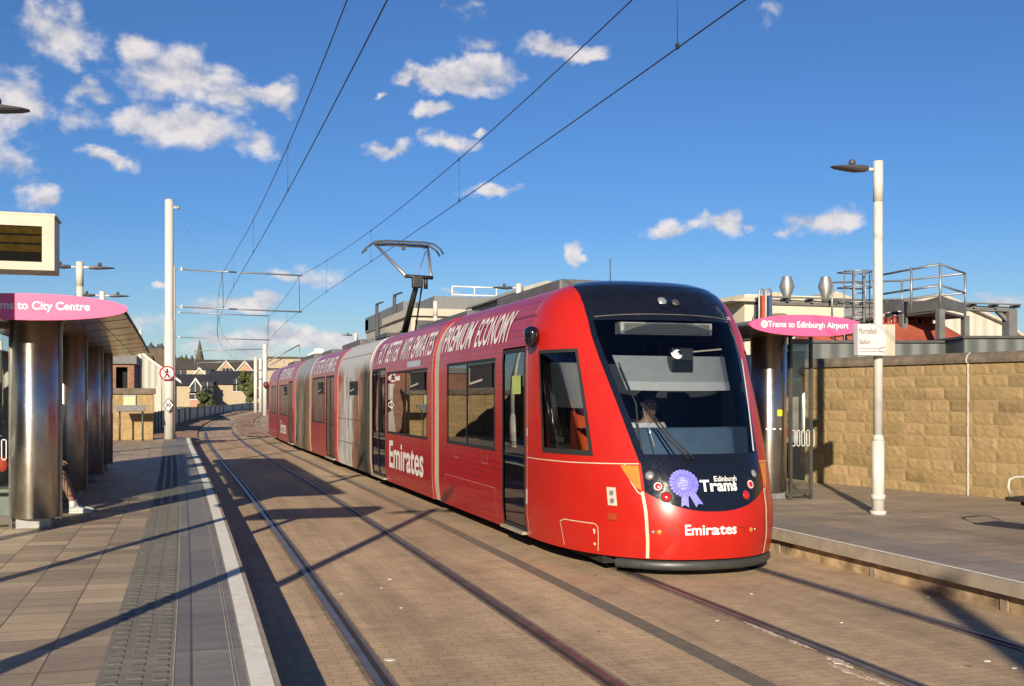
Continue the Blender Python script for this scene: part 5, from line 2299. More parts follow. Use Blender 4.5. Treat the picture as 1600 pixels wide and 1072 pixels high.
# rock-faced blocks, each with its own swell and ragged face
BLK = NM('rock faced blocks')
gi = BLK.n('ShaderNodeNewGeometry')
bc = BLK.ramp(gi.outputs['Random Per Island'], [(0., (.29, .205, .095)), (.35, (.35, .25, .115)), (.7, (.39, .28, .13)), (1., (.42, .29, .15))])
bc = BLK.mix(.6, bc, BLK.ramp(BLK.noise(9, 5, .65), [(.3, .74), (.7, 1.14)]), 'MULTIPLY')
bc = BLK.mix(.5, bc, BLK.ramp(BLK.noise(.9, 5, .6), [(.3, .78), (.7, 1.12)]), 'MULTIPLY')
bc = BLK.mix(BLK.ramp(BLK.noise(1.6, 6, .75, (1, 1, .5)), [(.60, 0.), (.78, .5)]), bc, (.17, .12, .075))
BLK.col(bc)
BLK.rough(.93)
BLK.bump(BLK.noise(38, 5, .7), .5, .008)
m = MB()
rb = random.Random(11)
RH = .2
nrow = 11
for k in range(nrow):
    z0 = WZ - (k + 1) * RH
    y = -.22 * (k % 2) - rb.uniform(0, .05)
    while y < ln:
        L_ = rb.choice((.36, .40, .44, .44, .48))
        ya, yb = max(0, y), min(ln, y + L_)
        y += L_
        if yb - ya < .06:
            continue
        g_ = .0055
        nu, nv = 7, 4
        sw = rb.uniform(.004, .012)
        base = len(m.v)
        for j in range(nv + 1):
            for i in range(nu + 1):
                u, v = i / nu, j / nv
                ed = min(u, 1 - u) * (yb - ya), min(v, 1 - v) * RH
                e_ = min(1., min(ed) / .03)
                dx = -(sw + rb.uniform(-.0035, .004)) * e_
                m.v.append((dx, ya + g_ + (yb - ya - 2 * g_) * u, z0 + g_ + (RH - 2 * g_) * v))
        for j in range(nv):
            for i in range(nu):
                q_ = base + j * (nu + 1) + i
                m.f.append((q_, q_ + 1, q_ + nu + 2, q_ + nu + 1)); m.sm.append(False)
        # returns into the joints
        c4 = [base, base + nu, base + (nv + 1) * (nu + 1) - 1, base + nv * (nu + 1)]
        b4 = []
        for c_ in c4:
            x_, y_, z_ = m.v[c_]
            b4.append(len(m.v)); m.v.append((x_ + .012, y_, z_))
        for i in range(4):
            m.f.append((c4[i], c4[(i + 1) % 4], b4[(i + 1) % 4], b4[i])); m.sm.append(False)
bf = m.build('block_facing', BLK.m, None, (0, 0, 0)); bf.parent = e
m = MB()
tj = (Vector((12.05, 14.24)) - A3).length
m.box(-.026, -.001, tj - .012, tj + .012, PZ, WZ)
m.prism([(-.062, WZ - .0), (-.064, WZ + .05), (-.034, WZ + .125), (.05, WZ + .174), (.05, WZ + .165), (-.02, WZ + .1), (-.05, WZ)], tj - .012, tj + .012, 'y')
j_ = m.build('joint_seal', M('pale mastic', (.60, .54, .46), .8), None, (0, 0, 0)); j_.parent = e
wall_seg((10.95, 18.3), (10.4, 62), WZ, 'stone_wall', 'stone wall running on behind the right shelter and the tram', STONEX)

# bench on the right platform
d_ = Vector((.27, -1, 0)).normalized()
e = empty('bench', (9.35, 9.4, PZ), 'dark slatted bench with pale loop armrest at the right edge of the right platform', 'bench')
m = MB()
o_ = Vector((8.83, 9.86, 0))
sx_ = Vector((1, .27, 0)).normalized()
m.obox(o_ + sx_ * .27 + d_ * 1.0 + Vector((0, 0, .735)), (d_, sx_, (0, 0, 1)), (1.0, .26, .022), .01)
m.obox(o_ + sx_ * .27 + d_ * 1.0 + Vector((0, 0, .69)), (d_, sx_, (0, 0, 1)), (.9, .12, .03), .01)
m.build('seat', M('dark seat', (.035, .027, .024), .5), e)
for k in (.03, 1.8):
    m = MB()
    a = o_ + d_ * k + sx_ * .08
    b_ = o_ + d_ * k + sx_ * .60
    m.tube([a + Vector((0, 0, .755)), a - sx_ * .05 + Vector((0, 0, .87)), a - sx_ * .03 + Vector((0, 0, .95)), a + sx_ * .05 + Vector((0, 0, .975)), b_ - sx_ * .1 + Vector((0, 0, .975)), b_ + Vector((0, 0, .93)), b_ + Vector((0, 0, .755))], .017, 8)
    m.build('armrest', CREAM, e)
for k in (.45, 1.55):
    m = MB()
    c = o_ + d_ * k + sx_ * .3
    m.cyl((c.x, c.y, PZ), (c.x, c.y, .70), .03, n=10)
    m.box(c.x - .12, c.x + .12, c.y - .08, c.y + .08, PZ, PZ + .02)
    m.build('leg', GALV, e)

# ------------------------------------------------------------------ left end of platform: stone wall, perch seat, brick hut
e, _, _ = wall_seg((-5.4, 42.3), (-5.4, 42.3001), 2.0, 'x', 'x', STONEY) if False else (None, None, None)
e = empty('stone_wall', (-3.5, 42.3, PZ), 'low buff stone wall closing the far end of the left platform', 'wall')
m = MB(); m.box(-5.9, -1.42, 42.3, 43.0, PZ - .05, 2.03); m.build('blockwork', STONEY, e)
m = MB()
m.prism([(42.22, 2.03), (42.2, 2.1), (42.3, 2.25), (43.0, 2.25), (43.1, 2.1), (43.08, 2.03)], -5.9, -1.34, 'x'); m.build('coping', COPING, e)
wall_seg((-5.9, -60), (-5.9, 42.3), 2.2, 'stone_wall', 'stone wall along the back of the left platform seen through shelter glass', STONEX, th=-.3)
e = empty('perch_seat', (-2.6, 40.6, PZ), 'grey sloping perch seat standing in front of the far stone wall', 'seat')
a = P(190, 690, PZ); b_ = P(228, 690, PZ)
m = MB()
m.obox((-2.15, 41.35, 1.50), ((1, 0, 0), Vector((0, 1, .9)).normalized(), Vector((0, -.9, 1)).normalized()), (.52, .16, .02), .008)
m.build('seat', M('perch grey', (.25, .25, .24), .5), e)
for x in (-2.55, -1.75):
    m = MB(); m.cyl((x, 41.4, PZ), (x, 41.4, 1.48), .035, n=8); m.build('leg', DARK, e)
e = empty('notice_board', (-2.7, 42.2, 1.6), 'small pale green notice on the far stone wall', 'notice')
m = MB(); m.box(-2.48, -2.02, 42.24, 42.27, 1.58, 2.0); m.build('board', GALV, e)
m = MB(); m.box(-2.45, -2.05, 42.225, 42.238, 1.6, 1.93); m.build('sheet', M('pale green sheet', (.55, .68, .34), .6, var=.25, sc=6), e)

# brick hut with a dark doorway behind the wall
e = empty('brick_hut', (-6.2, 58, 0), 'dark red brick hut with a black opening behind the far stone wall', 'building')
BRK = mat_brickwall('red brick', (.24, .09, .05), (.34, .15, .08), (.28, .22, .17), 'y')
hx0, hx1, hy = -7.6, -2.72, 55.
m = MB()
m.box(hx0, -3.56, hy, hy + 6, -.02, 3.55)
m.box(-3.0, hx1, hy, hy + .4, -.02, 3.55)
m.box(-3.56, -3.0, hy, hy + .4, 3.4, 3.55)
m.build('wall', BRK, e)
m = MB(); m.box(-3.0, hx1, hy + .4, hy + 6, -.02, 3.55); m.build('side_wall', M('dark render', (.10, .10, .11), .8), e)
m = MB(); m.box(hx0 - .1, hx1 + .12, hy - .15, hy + 6.1, 3.55, 3.98); m.build('roof', M('grey roof edge', (.17, .175, .18), .7), e)
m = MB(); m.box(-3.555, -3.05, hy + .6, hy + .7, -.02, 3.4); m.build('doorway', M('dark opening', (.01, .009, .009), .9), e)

# brick building along the left, behind the wall: what the tram windows mirror
e = empty('brick_building', (-13.5, 20, 0), 'long low brown brick building behind the left platform wall, mirrored in the tram windows', 'building')
BRK2 = mat_brickwall('brown brick', (.20, .085, .05), (.27, .12, .07), (.22, .17, .13), 'x')
m = MB(); m.box(-17, -10.5, 0, 46, 0, 4.9); m.build('wall', BRK2, e)
m = MB(); m.box(-17.2, -10.2, -.3, 46.3, 4.9, 5.2); m.build('roof', M('roof felt', (.08, .08, .085), .8), e)
for y in (4, 10, 16, 22, 28, 34, 40):
    m = MB(); m.box(-10.5, -10.46, y, y + 2.2, 2.6, 3.9)
    wn_ = m.build('window', M('dark window', (.03, .035, .04), .15), e)
    m = MB(); m.box(-10.46, -10.43, y - .05, y + 2.25, 2.52, 2.6); m.build('sill', CREAM, wn_)

# ------------------------------------------------------------------ white clad shed left
e = empty('clad_shed', (-6, 80, 0), 'white corrugated shed with a sloping roof left of the thick mast', 'building')
CL = mat_cor('white cladding', (.46, .46, .41), 0, .45)
CLS = mat_cor('shaded side cladding', (.42, .43, .42), 1, .45)  # greyer copy of the white sheet, side's shade painted into the colour
g0 = PD(205, 562, 80); pk = PD(214, 553, 80); ev = PD(297, 603, 80)
xr_ = PD(272, 600, 80).x
yS = 80 * (math.cos(TH) + .33 * math.sin(TH))
zr_ = PD(272, 592, 80).z
zp = PD(215, 550, 80).z
xp = PD(215, 550, 80).x
m = MB(); m.prism([(xp - 5, -.1), (xr_, -.1), (xr_, zr_), (xp, zp), (xp - 5, zp - 1.8)], yS, yS + .3, 'y'); m.build('front_wall', CL, e)
m = MB(); m.box(xr_ - .3, xr_ - .02, yS + .3, yS + 16, -.1, zr_ - .2); m.build('side_wall', CLS, e)
m = MB()
m.prism([(xr_ + .5, zr_ - .35), (xr_ + .5, zr_ - .15), (xp, zp + .22), (xp - 5.2, zp - 1.7), (xp - 5.2, zp - 1.9), (xp, zp + .02)], yS - .4, yS + 16, 'y'); m.build('roof', M('white roof edge', (.70, .69, .65), .6), e)
m = MB(); m.box(xr_ - .62, xr_ - .2, yS - .25, yS - .05, -.1, zr_ - .1); m.build('corner_pier', CREAM, e)
m = MB(); m.box(PD(243, 640, 80).x, PD(252, 640, 80).x, yS - .08, yS - .01, .0, PD(243, 605, 80).z); m.build('door', CREAM, e)
# metal parapet fence
FM = mat_cor('fence sheet', (.36, .42, .45), 0, .5, .5)
fp = [(-2.1, 60, -.12, 1.02), (-1.75, 65, -.12, 1.06), (-1.3, 73.8, -.14, 1.08), (-.2, 92, -.15, 1.05), (1.8, 115, -.16, .98), (3.8, 139, -.2, .9), (8.6, 170, -.25, 1.1), (16, 200, -.3, 1.1)]
e = empty('parapet_fence', (-1.75, 65, 0), 'grey sheet metal parapet fence curving away beside the ballast', 'fence')
m = MB()
for (a, b_) in zip(fp, fp[1:]):
    n = 4
    for i in range(n):
        t0, t1 = i / n, (i + 1) / n
        pa = [a[k] + (b_[k] - a[k]) * t0 for k in range(4)]
        pb = [a[k] + (b_[k] - a[k]) * t1 for k in range(4)]
        m.add([(pa[0], pa[1], pa[2]), (pb[0], pb[1], pb[2]), (pb[0], pb[1], pb[3]), (pa[0], pa[1], pa[3]), (pa[0] - .05, pa[1], pa[2]), (pb[0] - .05, pb[1], pb[2]), (pb[0] - .05, pb[1], pb[3]), (pa[0] - .05, pa[1], pa[3])],
              [(0, 1, 2, 3), (7, 6, 5, 4), (3, 2, 6, 7), (0, 4, 5, 1), (0, 3, 7, 4), (1, 5, 6, 2)])
m.build('sheet', FM, e)
m = MB()
for (a, b_) in zip(fp, fp[1:]):
    m.bar((a[0] + .02, a[1], a[3] + .03), (b_[0] + .02, b_[1], b_[3] + .03), .12, .05)
m.build('top_rail', M('fence rail', (.12, .13, .14), .5), e)
for (a, b_) in zip(fp, fp[1:]):
    for i in range(3):
        t = i / 3
        x, y, zb_, zt_ = [a[k] + (b_[k] - a[k]) * t for k in range(4)]
        m = MB(); m.box(x + .01, x + .09, y - .05, y + .05, zb_, zt_ + .1); m.build('post', M('fence post', (.20, .22, .23), .6), e)


# ------------------------------------------------------------------ far houses, spire, turrets, trees
def win(e, x, y, z, w_, h_, mt=None):
    m = MB(); m.box(x - w_ / 2, x + w_ / 2, y - .05, y + .02, z - h_ / 2, z + h_ / 2)
    f_ = m.build('window', M('house window', (.05, .055, .06), .2), e)
    m = MB()
    for (a, b_, c, d) in ((x - w_ / 2 - .08, x + w_ / 2 + .08, z - h_ / 2 - .12, z - h_ / 2), (x - .04, x + .04, z - h_ / 2, z + h_ / 2)):
        m.box(a, b_, y - .09, y - .06, c, d)
    m.build('frame', LETW, f_)


def house(name, pxa, pxb, ytop, yeave, ybot, d_, wall_m, roof_m, label, depth=9, windows=(), gable=False, grp='houses beyond the end of the line'):
    """block whose long side faces us between two bearings at range d_"""
    a, b_ = PD(pxa, yeave, d_), PD(pxb, yeave, d_)
    yy = min(a.y, b_.y)
    zt = PD(pxa, ytop, d_).z
    ze = a.z
    zb_ = -.1 if ybot is None else PD(pxa, ybot, d_).z
    e = empty(name, ((a.x + b_.x) / 2, yy, zb_), label, 'house', grp)
    m = MB()
    if gable:
        mx = (a.x + b_.x) / 2
        m.prism([(a.x, zb_), (b_.x, zb_), (b_.x, ze), (mx, zt), (a.x, ze)], yy, yy + depth, 'y')
        m.build('wall', wall_m, e)
        m = MB()
        o_ = (b_.x - a.x) * .07
        t = .35
        m.prism([(a.x - o_, ze - o_ * .5), (mx, zt + .05), (b_.x + o_, ze - o_ * .5), (b_.x + o_, ze - o_ * .5 + t), (mx, zt + t + .15), (a.x - o_, ze - o_ * .5 + t)], yy - .3, yy - .0, 'y')
        m.build('bargeboard', LETW, e)
        m = MB()
        m.prism([(a.x - o_, ze - o_ * .5), (mx, zt), (b_.x + o_, ze - o_ * .5), (b_.x + o_, ze - o_ * .5 + t * .9), (mx, zt + t + .1), (a.x - o_, ze - o_ * .5 + t * .9)], yy, yy + depth, 'y')
        m.build('roof', roof_m, e)
    else:
        m.box(a.x, b_.x, yy, yy + depth, zb_, ze)
        m.build('wall', wall_m, e)
        m = MB()
        m.prism([(yy - .5, ze - .1), (yy + depth / 2, zt), (yy + depth + .5, ze - .1), (yy + depth / 2, zt - .3)], a.x - .4, b_.x + .4, 'x')
        m.build('roof', roof_m, e)
    for (px, py, w_, h_) in windows:
        q = PD(px, py, d_)
        win(e, q.x, yy, q.z, w_, h_)
    return e


HC = M('cream render', (.47, .39, .27), .9, var=.1, sc=1)
HP = M('pink sandstone', (.50, .28, .19), .9, var=.15, sc=1)
HB = mat_brickwall('pale orange brick', (.46, .29, .19), (.52, .34, .23), (.45, .36, .27), 'y', .5)
RF = mat_roof('brown grey tiles', (.095, .08, .065))
RF2 = mat_roof('blue slate', (.035, .037, .045))
house('terrace_house', 277, 441, 562, 578, None, 300, HC, RF, 'long cream terrace under a brown grey roof at the back', 14, [(283, 583, 3, 1.2), (328, 582, 2.5, 1.4), (335, 582, 2.5, 1.4)])
house('gabled_house', 338, 368, 566, 583, None, 288, HB, RF, 'orange brick gable left of the two behind the slate roofs', 10, [(353, 580, 2, 1.5), (358, 580, 2, 1.5)], True)
house('gabled_house', 368, 396, 566, 583, None, 287, HB, RF, 'orange brick gable right of the two behind the slate roofs', 10, [], True)
house('gabled_house', 300, 323, 577, 590, None, 262, HC, RF, 'small cream gable rising from the dark slate roof', 10, [], True)
house('slate_roofed_house', 276, 345, 584, 602, None, 240, HC, RF2, 'dark slate roofed house left of the cream blank wall', 14)
house('slate_roofed_house', 332, 408, 578, 600, None, 225, HC, RF2, 'cream house with a large blank wall under a dark slate roof', 20, [(369, 602, 1.4, 2.6)])
house('gabled_house', 297, 314, 594, 606, None, 205, HP, RF2, 'little pink sandstone gabled house beside the bush', 8, [(305, 606, 1.8, 2.2), (305, 618, 2.2, 1.4)], True)
house('slate_roofed_house', 310, 331, 592, 604, None, 218, HP, RF2, 'pink sandstone house wing with one dark window', 8, [(324, 606, 2.4, 2.4)])
# wall of the blank house: front gable band
def far_pole():
    pass


STN = M('dark sandstone', (.12, .092, .07), .95, var=.25, sc=.3)
SLT = M('blue grey lead', (.055, .062, .075), .7)
e = empty('church_spire', PD(312, 566, 700), 'pointed dark stone church spire on the skyline', 'spire')
b0, b1 = PD(312, 566, 700), PD(312, 531, 700)
m = MB(); m.cyl((b0.x, b0.y, b0.z - 6), (b0.x, b0.y, b1.z), 4.3, .15, n=8, caps=True); m.build('spire', STN, e)
m = MB(); m.box(b0.x - 4.6, b0.x + 4.6, b0.y - 4.6, b0.y + 4.6, b0.z - 30, b0.z - 3); m.build('tower', STN, e)
q = PD(558, 523, 700)
e = empty('church_spire', (q.x, q.y, q.z), 'small distant spire just left of the pale buildings above the tram', 'spire')
m = MB(); m.cyl((q.x, q.y, q.z - 26), (q.x, q.y, q.z), 4.6, .2, n=8); m.build('spire', STN, e)
m = MB(); m.box(q.x - 4.6, q.x + 4.6, q.y - 4, q.y + 4, q.z - 50, q.z - 26); m.build('tower', STN, e)
e = empty('turreted_building', PD(270, 575, 600), 'dark turreted stone school on the skyline either side of the thick mast', 'building')
a, b_ = PD(233, 560, 600), PD(258, 560, 600)
m = MB(); m.box(a.x, b_.x, a.y, a.y + 15, -1, PD(233, 553, 600).z)
a2, b2 = PD(258, 566, 600), PD(303, 566, 600)
m.box(b_.x, b2.x, a.y, a.y + 15, -1, PD(258, 562, 600).z)
m.build('wall', STN, e)
for (px, tp, w_) in ((236, 535, 2.6), (247.5, 537, 2.2), (252.5, 536, 2.2), (274, 555, 1.6), (284, 555, 1.6), (291, 554, 1.6), (300, 555, 1.9)):
    t0 = PD(px, tp, 598)
    m = MB()
    m.box(t0.x - w_, t0.x + w_, t0.y - w_, t0.y + w_, -1, t0.z - 3.4)
    tt = m.build('turret', STN, e)
    m = MB(); m.lathe((t0.x, t0.y, t0.z - 3.4), [(w_ * 1.1, 0), (w_ * .9, .9), (w_ * .4, 1.8), (w_ * .3, 2.6), (.2, 3.4)], 8); m.build('turret_cap', SLT, tt)


def tree(name, px, pyb, pyt, wpx, d_, label, leafm, n=2600, ls=.35, trunk=True, seed=1, cat='tree'):
    r = random.Random(seed)
    base = PD(px, pyb, d_); top = PD(px, pyt, d_)
    h = top.z - base.z
    rw = wpx / 2 * d_ / 1650
    e = empty(name, (base.x, base.y, base.z), label, cat)
    if trunk:
        m = MB()
        m.tube([(base.x, base.y, base.z - .5), (base.x + .1, base.y, base.z + h * .3), (base.x, base.y, base.z + h * .7)], [h * .03, h * .022, h * .008], 8)
        for k in range(6):
            a = r.uniform(0, 6.3)
            z0 = base.z + h * r.uniform(.2, .5)
            m.tube([(base.x, base.y, z0), (base.x + math.cos(a) * rw * .5, base.y + math.sin(a) * rw * .5, z0 + h * .22)], [h * .012, h * .004], 5)
        m.build('trunk', M('bark', (.07, .05, .035), .9), e)
    m = MB()
    blobs = []
    for k in range(16):
        t = r.uniform(.12, .95)
        wr = rw * (1 - .75 * max(0, t - .35)) * .75
        a = r.uniform(0, 6.3)
        rr = wr * math.sqrt(r.random())
        blobs.append((Vector((base.x + rr * math.cos(a), base.y + rr * math.sin(a), base.z + h * t)), rw * r.uniform(.22, .42)))
    for i in range(n):
        c, br = r.choice(blobs)
        v = Vector((r.gauss(0, 1), r.gauss(0, 1), r.gauss(0, 1))).normalized() * br * r.uniform(.6, 1.08)
        v.z *= .8
        p = c + v
        if p.z < base.z: continue
        nrm = (v.normalized() + Vector((r.uniform(-.6, .6), r.uniform(-.6, .6), r.uniform(-.3, .8)))).normalized()
        a_ = nrm.orthogonal().normalized()
        b_ = nrm.cross(a_)
        s_ = ls * r.uniform(.6, 1.3)
        m.add([p - a_ * s_, p + b_ * s_ * .6, p + a_ * s_, p - b_ * s_ * .6], [(0, 1, 2, 3)])
    m.build('crown', leafm, e, fix=False)
    return e


LG = mat_leaf('dark leaves', (.070, .090, .022))
LG2 = mat_leaf('yellow green leaves', (.10, .105, .022))
tree('conical_tree', 386, 634, 580, 44, 195, 'dark green tree between the cream house and the far masts', LG, 4200, .34, True, 3)
tree('bush', 317, 638, 612, 38, 150, 'rounded dark green bush in front of the pink house', LG, 3000, .2, False, 5, 'bush')
tree('hill_tree', 287, 582, 563, 40, 420, 'yellowish green tree behind the long brown roof', LG2, 2200, .7, True, 8)
tree('hill_tree', 232, 575, 556, 26, 450, 'low green tree on the skyline left of the thick mast', LG2, 1200, .7, True, 9)

# far silos over the tram roof, flat roofed block behind the tail
e = empty('rooftop_plant', PD(497, 552, 300), 'cluster of white rooftop ducts above the rear of the tram', 'rooftop plant')
for (px, t, b2_) in ((484, 553, 562), (489, 550, 561), (494, 545, 558), (499, 544, 556), (504, 545, 556)):
    a = PD(px, t, 300); c = PD(px, b2_, 300)
    m = MB(); m.cyl((c.x, c.y, c.z - 2), (a.x, a.y, a.z), .42, .55, n=10); m.build('duct', LETW, e)
q = PD(497, 558, 304)
e = empty('flat_roofed_block', (q.x, q.y, -.1), 'low pale flat roofed block hidden behind the rear of the tram', 'building')
m = MB(); m.box(q.x - 14, q.x + 12, q.y, q.y + 14, -.1, q.z - .5); m.build('wall', HC, e)
m = MB(); m.box(q.x - 14.4, q.x + 12.4, q.y - .3, q.y + 14.4, q.z - .5, q.z); m.build('roof', RF, e)

# ------------------------------------------------------------------ pale industrial buildings behind the tram
CW = mat_cor('pale cladding', (.50, .48, .41), 1, .35)
CG = mat_cor('grey parapet cladding', (.20, .215, .225), 1, .6)
CRW = M('cream wall', (.55, .51, .42), .8, var=.12, sc=1)
e = empty('warehouse', (16, 58, 0), 'grey topped pale warehouse left of the pantograph arm', 'building', 'industrial buildings behind the right wall')
m = MB(); m.box(16, 30, 82, 101, 0, 8.1); m.build('wall', CW, e)
m = MB(); m.box(15.9, 30.1, 81.9, 101.1, 8.1, 9.5); m.build('parapet', CG, e)
m = MB(); m.box(15.9, 15.98, 99.2, 101.0, 8.3, 9.3); m.build('sign_panel', LETW, e)
for y in (84.5, 93):
    m = MB(); m.box(15.55, 15.8, y - .12, y + .12, 0, 10.2); m.bar((15.65, y, 10.2), (15.65, y - 3.4, 10.1), .1, .12); m.build('downpipe', DARK, e)
for y in (88, 90, 97):
    m = MB(); m.box(15.93, 15.985, y - .2, y + .2, 3, 7.4); m.build('vent_strip', DARK, e)
e = empty('warehouse', (15.5, 50, 0), 'cream warehouse with white roof railing right of the pantograph', 'building', 'industrial buildings behind the right wall')
m = MB(); m.box(14.3, 26, 71, 81, 0, 7.5); m.build('wall', CRW, e)
m = MB(); m.box(14.1, 26.2, 70.7, 81.3, 7.5, 8.0); m.build('roof_edge', CREAM, e)
m = MB(); m.box(14.6, 25.5, 70.92, 70.98, 6.3, 7.2); m.build('eave_shadow_band', M('shadow band', (.09, .09, .09), .5), e)  # dark strip standing in for the shade under the roof edge
m = MB(); m.box(16.6, 23.5, 74, 80.5, 8.0, 9.2); m.build('roof_deck', CG, e)
m = MB()
for x in frange(18.0, 23.0, 1.67):
    m.cyl((x, 74.3, 9.2), (x, 74.3, 9.95), .05, n=6)
for z in (9.35, 9.95):
    m.cyl((18.0, 74.3, z), (23.0, 74.3, z), .05, n=6)
m.build('railing', LETW, e)
e = empty('warehouse', (14, 42, 0), 'nearest pale gabled shed whose sloping eave shows over the front tram section', 'building', 'industrial buildings behind the right wall')
m = MB(); m.prism([(14, 0), (17.2, 0), (17.2, 6.4), (14.9, 6.85), (14, 6.6)], 44, 53.5, 'y'); m.build('wall', CW, e)
m = MB(); m.prism([(13.8, 6.53), (14.9, 6.86), (17.4, 6.37), (17.4, 6.52), (14.9, 7.03), (13.8, 6.73)], 43.8, 53.7, 'y'); m.build('roof', M('pale sheet roof', (.42, .42, .38), .6, var=.12, sc=1), e)
m = MB(); m.box(13.72, 13.79, 43.8, 53.7, 6.50, 6.57); m.build('gutter', DARK, e)
m = MB(); m.box(15.2, 16.2, 43.9, 43.98, 5.6, 6.2); m.build('vent_panel', DARK, e)

# ------------------------------------------------------------------ plant behind the right wall
SW = M('cream shed', (.66, .60, .48), .8, var=.1, sc=1)
def at(px, py, d_): return PD(px, py, d_)


# cream shed with low gables
e = empty('works_shed', PD(1250, 560, 42), 'cream rendered works shed behind the twin roof vents', 'building', 'works buildings behind the right wall')
a, b_ = at(1150, 500, 44), at(1335, 500, 44)
yy = (a.y + b_.y) / 2
m = MB(); m.box(a.x, b_.x, yy, yy + 8, 0, at(1200, 462, 44).z); m.build('wall', SW, e)
m = MB()
for (pa, pm, pb, pt_) in ((1120, 1200, 1262, 458), (1262, 1312, 1380, 454)):
    x0, xm, x1 = at(pa, 470, 44).x, at(pm, 470, 44).x, at(pb, 470, 44).x
    zb_ = at(pa, 474, 44).z
    m.prism([(x0, zb_), (x1, zb_), (xm, at(pm, pt_, 44).z)], yy - .3, yy + 8, 'y')
m.build('roof', CREAM, e)
for px in (1229.5, 1290):
    e = empty('roof_vent', at(px, 470, 38), ('left' if px < 1260 else 'right') + ' one of two grey metal barrel shaped roof vents', 'vent', 'roof vents on the works')
    c = at(px, 468, 38)
    u_ = 38 / 1650.
    m = MB(); m.lathe((c.x, c.y, c.z), [(6.2 * u_, -6 * u_), (6.2 * u_, 5 * u_), (11.8 * u_, 20 * u_), (7.2 * u_, 34.5 * u_), (7.2 * u_, 35.5 * u_), (0, 35.5 * u_)], 20); m.build('vent_cowl', GALV, e)

DG = 32.
STEELG = M('grey steelwork', (.20, .20, .195), .55, metal=.3, var=.2, sc=2)
e = empty('steel_gantry', at(1380, 560, DG), 'long grey steel gantry frame spanning above the right wall', 'gantry')
aL, aR = at(1186, 468, DG), at(1583, 481, DG + 1)
yy = at(1380, 480, DG).y


def gx(px):  # x at the gantry's plane
    u = (px - 800) / 1650.
    k_ = (u * math.cos(TH) + math.sin(TH)) / (math.cos(TH) - u * math.sin(TH))
    return k_ * yy


def gz(px, py):
    u = (px - 800) / 1650.
    d_ = yy / (math.cos(TH) - u * math.sin(TH))
    return CAM_H + (622 - py) / 1650. * d_


m = MB()
m.box(gx(1182), gx(1583), yy - .12, yy + .12, gz(1380, 482), gz(1380, 476.5), .01)
m.box(gx(1182), gx(1583), yy - .05, yy + .05, gz(1380, 475), gz(1380, 473.5))
m.box(gx(1182), gx(1583), yy - .35, yy - .25, gz(1380, 472), gz(1380, 470))
m.build('beam', STEELG, e)
for k in range(12):
    x = gx(1184) + (gx(1582) - gx(1184)) * k / 11
    m = MB()
    m.box(x - .03, x + .03, yy - .3, yy + .1, gz(1380, 476), gz(1380, 471))
    m.build('bracket', DARK, e)
for (p0, p1) in ((1182, 1189), (1571, 1584)):
    m = MB(); m.box(gx(p0), gx(p1), yy - .15, yy + .15, 0, gz(1380, 478)); m.build('post', STEELG, e)
m = MB()
m.bar((gx(1556), yy, gz(1556, 484)), (gx(1572), yy, gz(1572, 500)), .1, .12)
m.bar((gx(1206), yy, gz(1206, 484)), (gx(1188), yy, gz(1188, 498)), .06, .06)
m.build('knee_brace', STEELG, e)
# coloured pipes
for (px, mt, lb) in ((1173.5, M('orange pipe', (.42, .10, .05), .6), 'rust orange'), (1184, M('blue pipe', (.04, .10, .20), .6), 'dark blue')):
    e = empty('ladder_pipe', (gx(px), yy - .5, 0), lb + ' painted upright pipe bank at the left end of the gantry', 'pipe', 'pipe banks at the gantry')
    m = MB()
    m.box(gx(px - 2), gx(px + 2.5), yy - .7, yy - .5, 0, gz(px, 465)); m.build('pipe', mt, e)
    m = MB()
    x0, x1 = gx(px - 4), gx(px + 4)
    m.tube([(x0, yy - .6, .5), (x0, yy - .6, gz(px, 458)), (x0 + .05, yy - .6, gz(px, 456)), (x1 - .05, yy - .6, gz(px, 455)), (x1, yy - .6, gz(px, 457)), (x1, yy - .6, .5)], .03, 6)
    m.build('hoop', GALV, e)
# brown pipe loop
e = empty('pipe_loop', (gx(1245), yy - 1, 2), 'brown looped pipe showing above the pink airport sign', 'pipe')
m = MB()
yl = yy + 1.5
m.tube([(gx(1218), yl, 1), (gx(1218), yl, gz(1218, 492)), (gx(1221), yl, gz(1221, 487)), (gx(1225), yl, gz(1225, 486)), (gx(1266), yl, gz(1266, 486)), (gx(1271), yl, gz(1271, 487)), (gx(1274), yl, gz(1274, 492)), (gx(1274), yl, 1)], .05, 8)
m.build('pipe', M('brown pipe', (.26, .19, .12), .5), e)

# walkway with hand rails
DW = 28.
def wpt(px, py, d_=DW): return PD(px, py, d_)
e = empty('access_walkway', wpt(1440, 480), 'grey steel access walkway with handrails on top of the red tanks', 'walkway')
deck = [(1376, 469, 486, 29.), (1411, 472, 488, 28.), (1469, 469, 487, 26.6), (1508, 469, 484, 28.6)]
m = MB()
for (p, q_) in zip(deck, deck[1:]):
    a0, a1 = wpt(p[0], p[1], p[3]), wpt(p[0], p[2], p[3])
    c0, c1 = wpt(q_[0], q_[1], q_[3]), wpt(q_[0], q_[2], q_[3])
    zt_, zb_ = (a0.z + c0.z) / 2, (a1.z + c1.z) / 2
    m.bar((a0.x, a0.y, (zt_ + zb_) / 2), (c0.x, c0.y, (zt_ + zb_) / 2), .04, abs(zt_ - zb_))
m.build('kick_plate', STEELG, e)
pl = [wpt(p[0], p[2] - 3, p[3]) for p in deck]
m = MB()
zf = min(p.z for p in pl)
bk = [(pl[3].x - .5, pl[3].y + 2.0), (pl[0].x - .2, pl[0].y + 2.0)]
m.prism([(p.x, p.y) for p in pl] + bk, zf - .06, zf, 'z')
m.build('deck', M('deck grating', (.10, .10, .10), .7), e)
m = MB()
zt_h = zf + 1.05
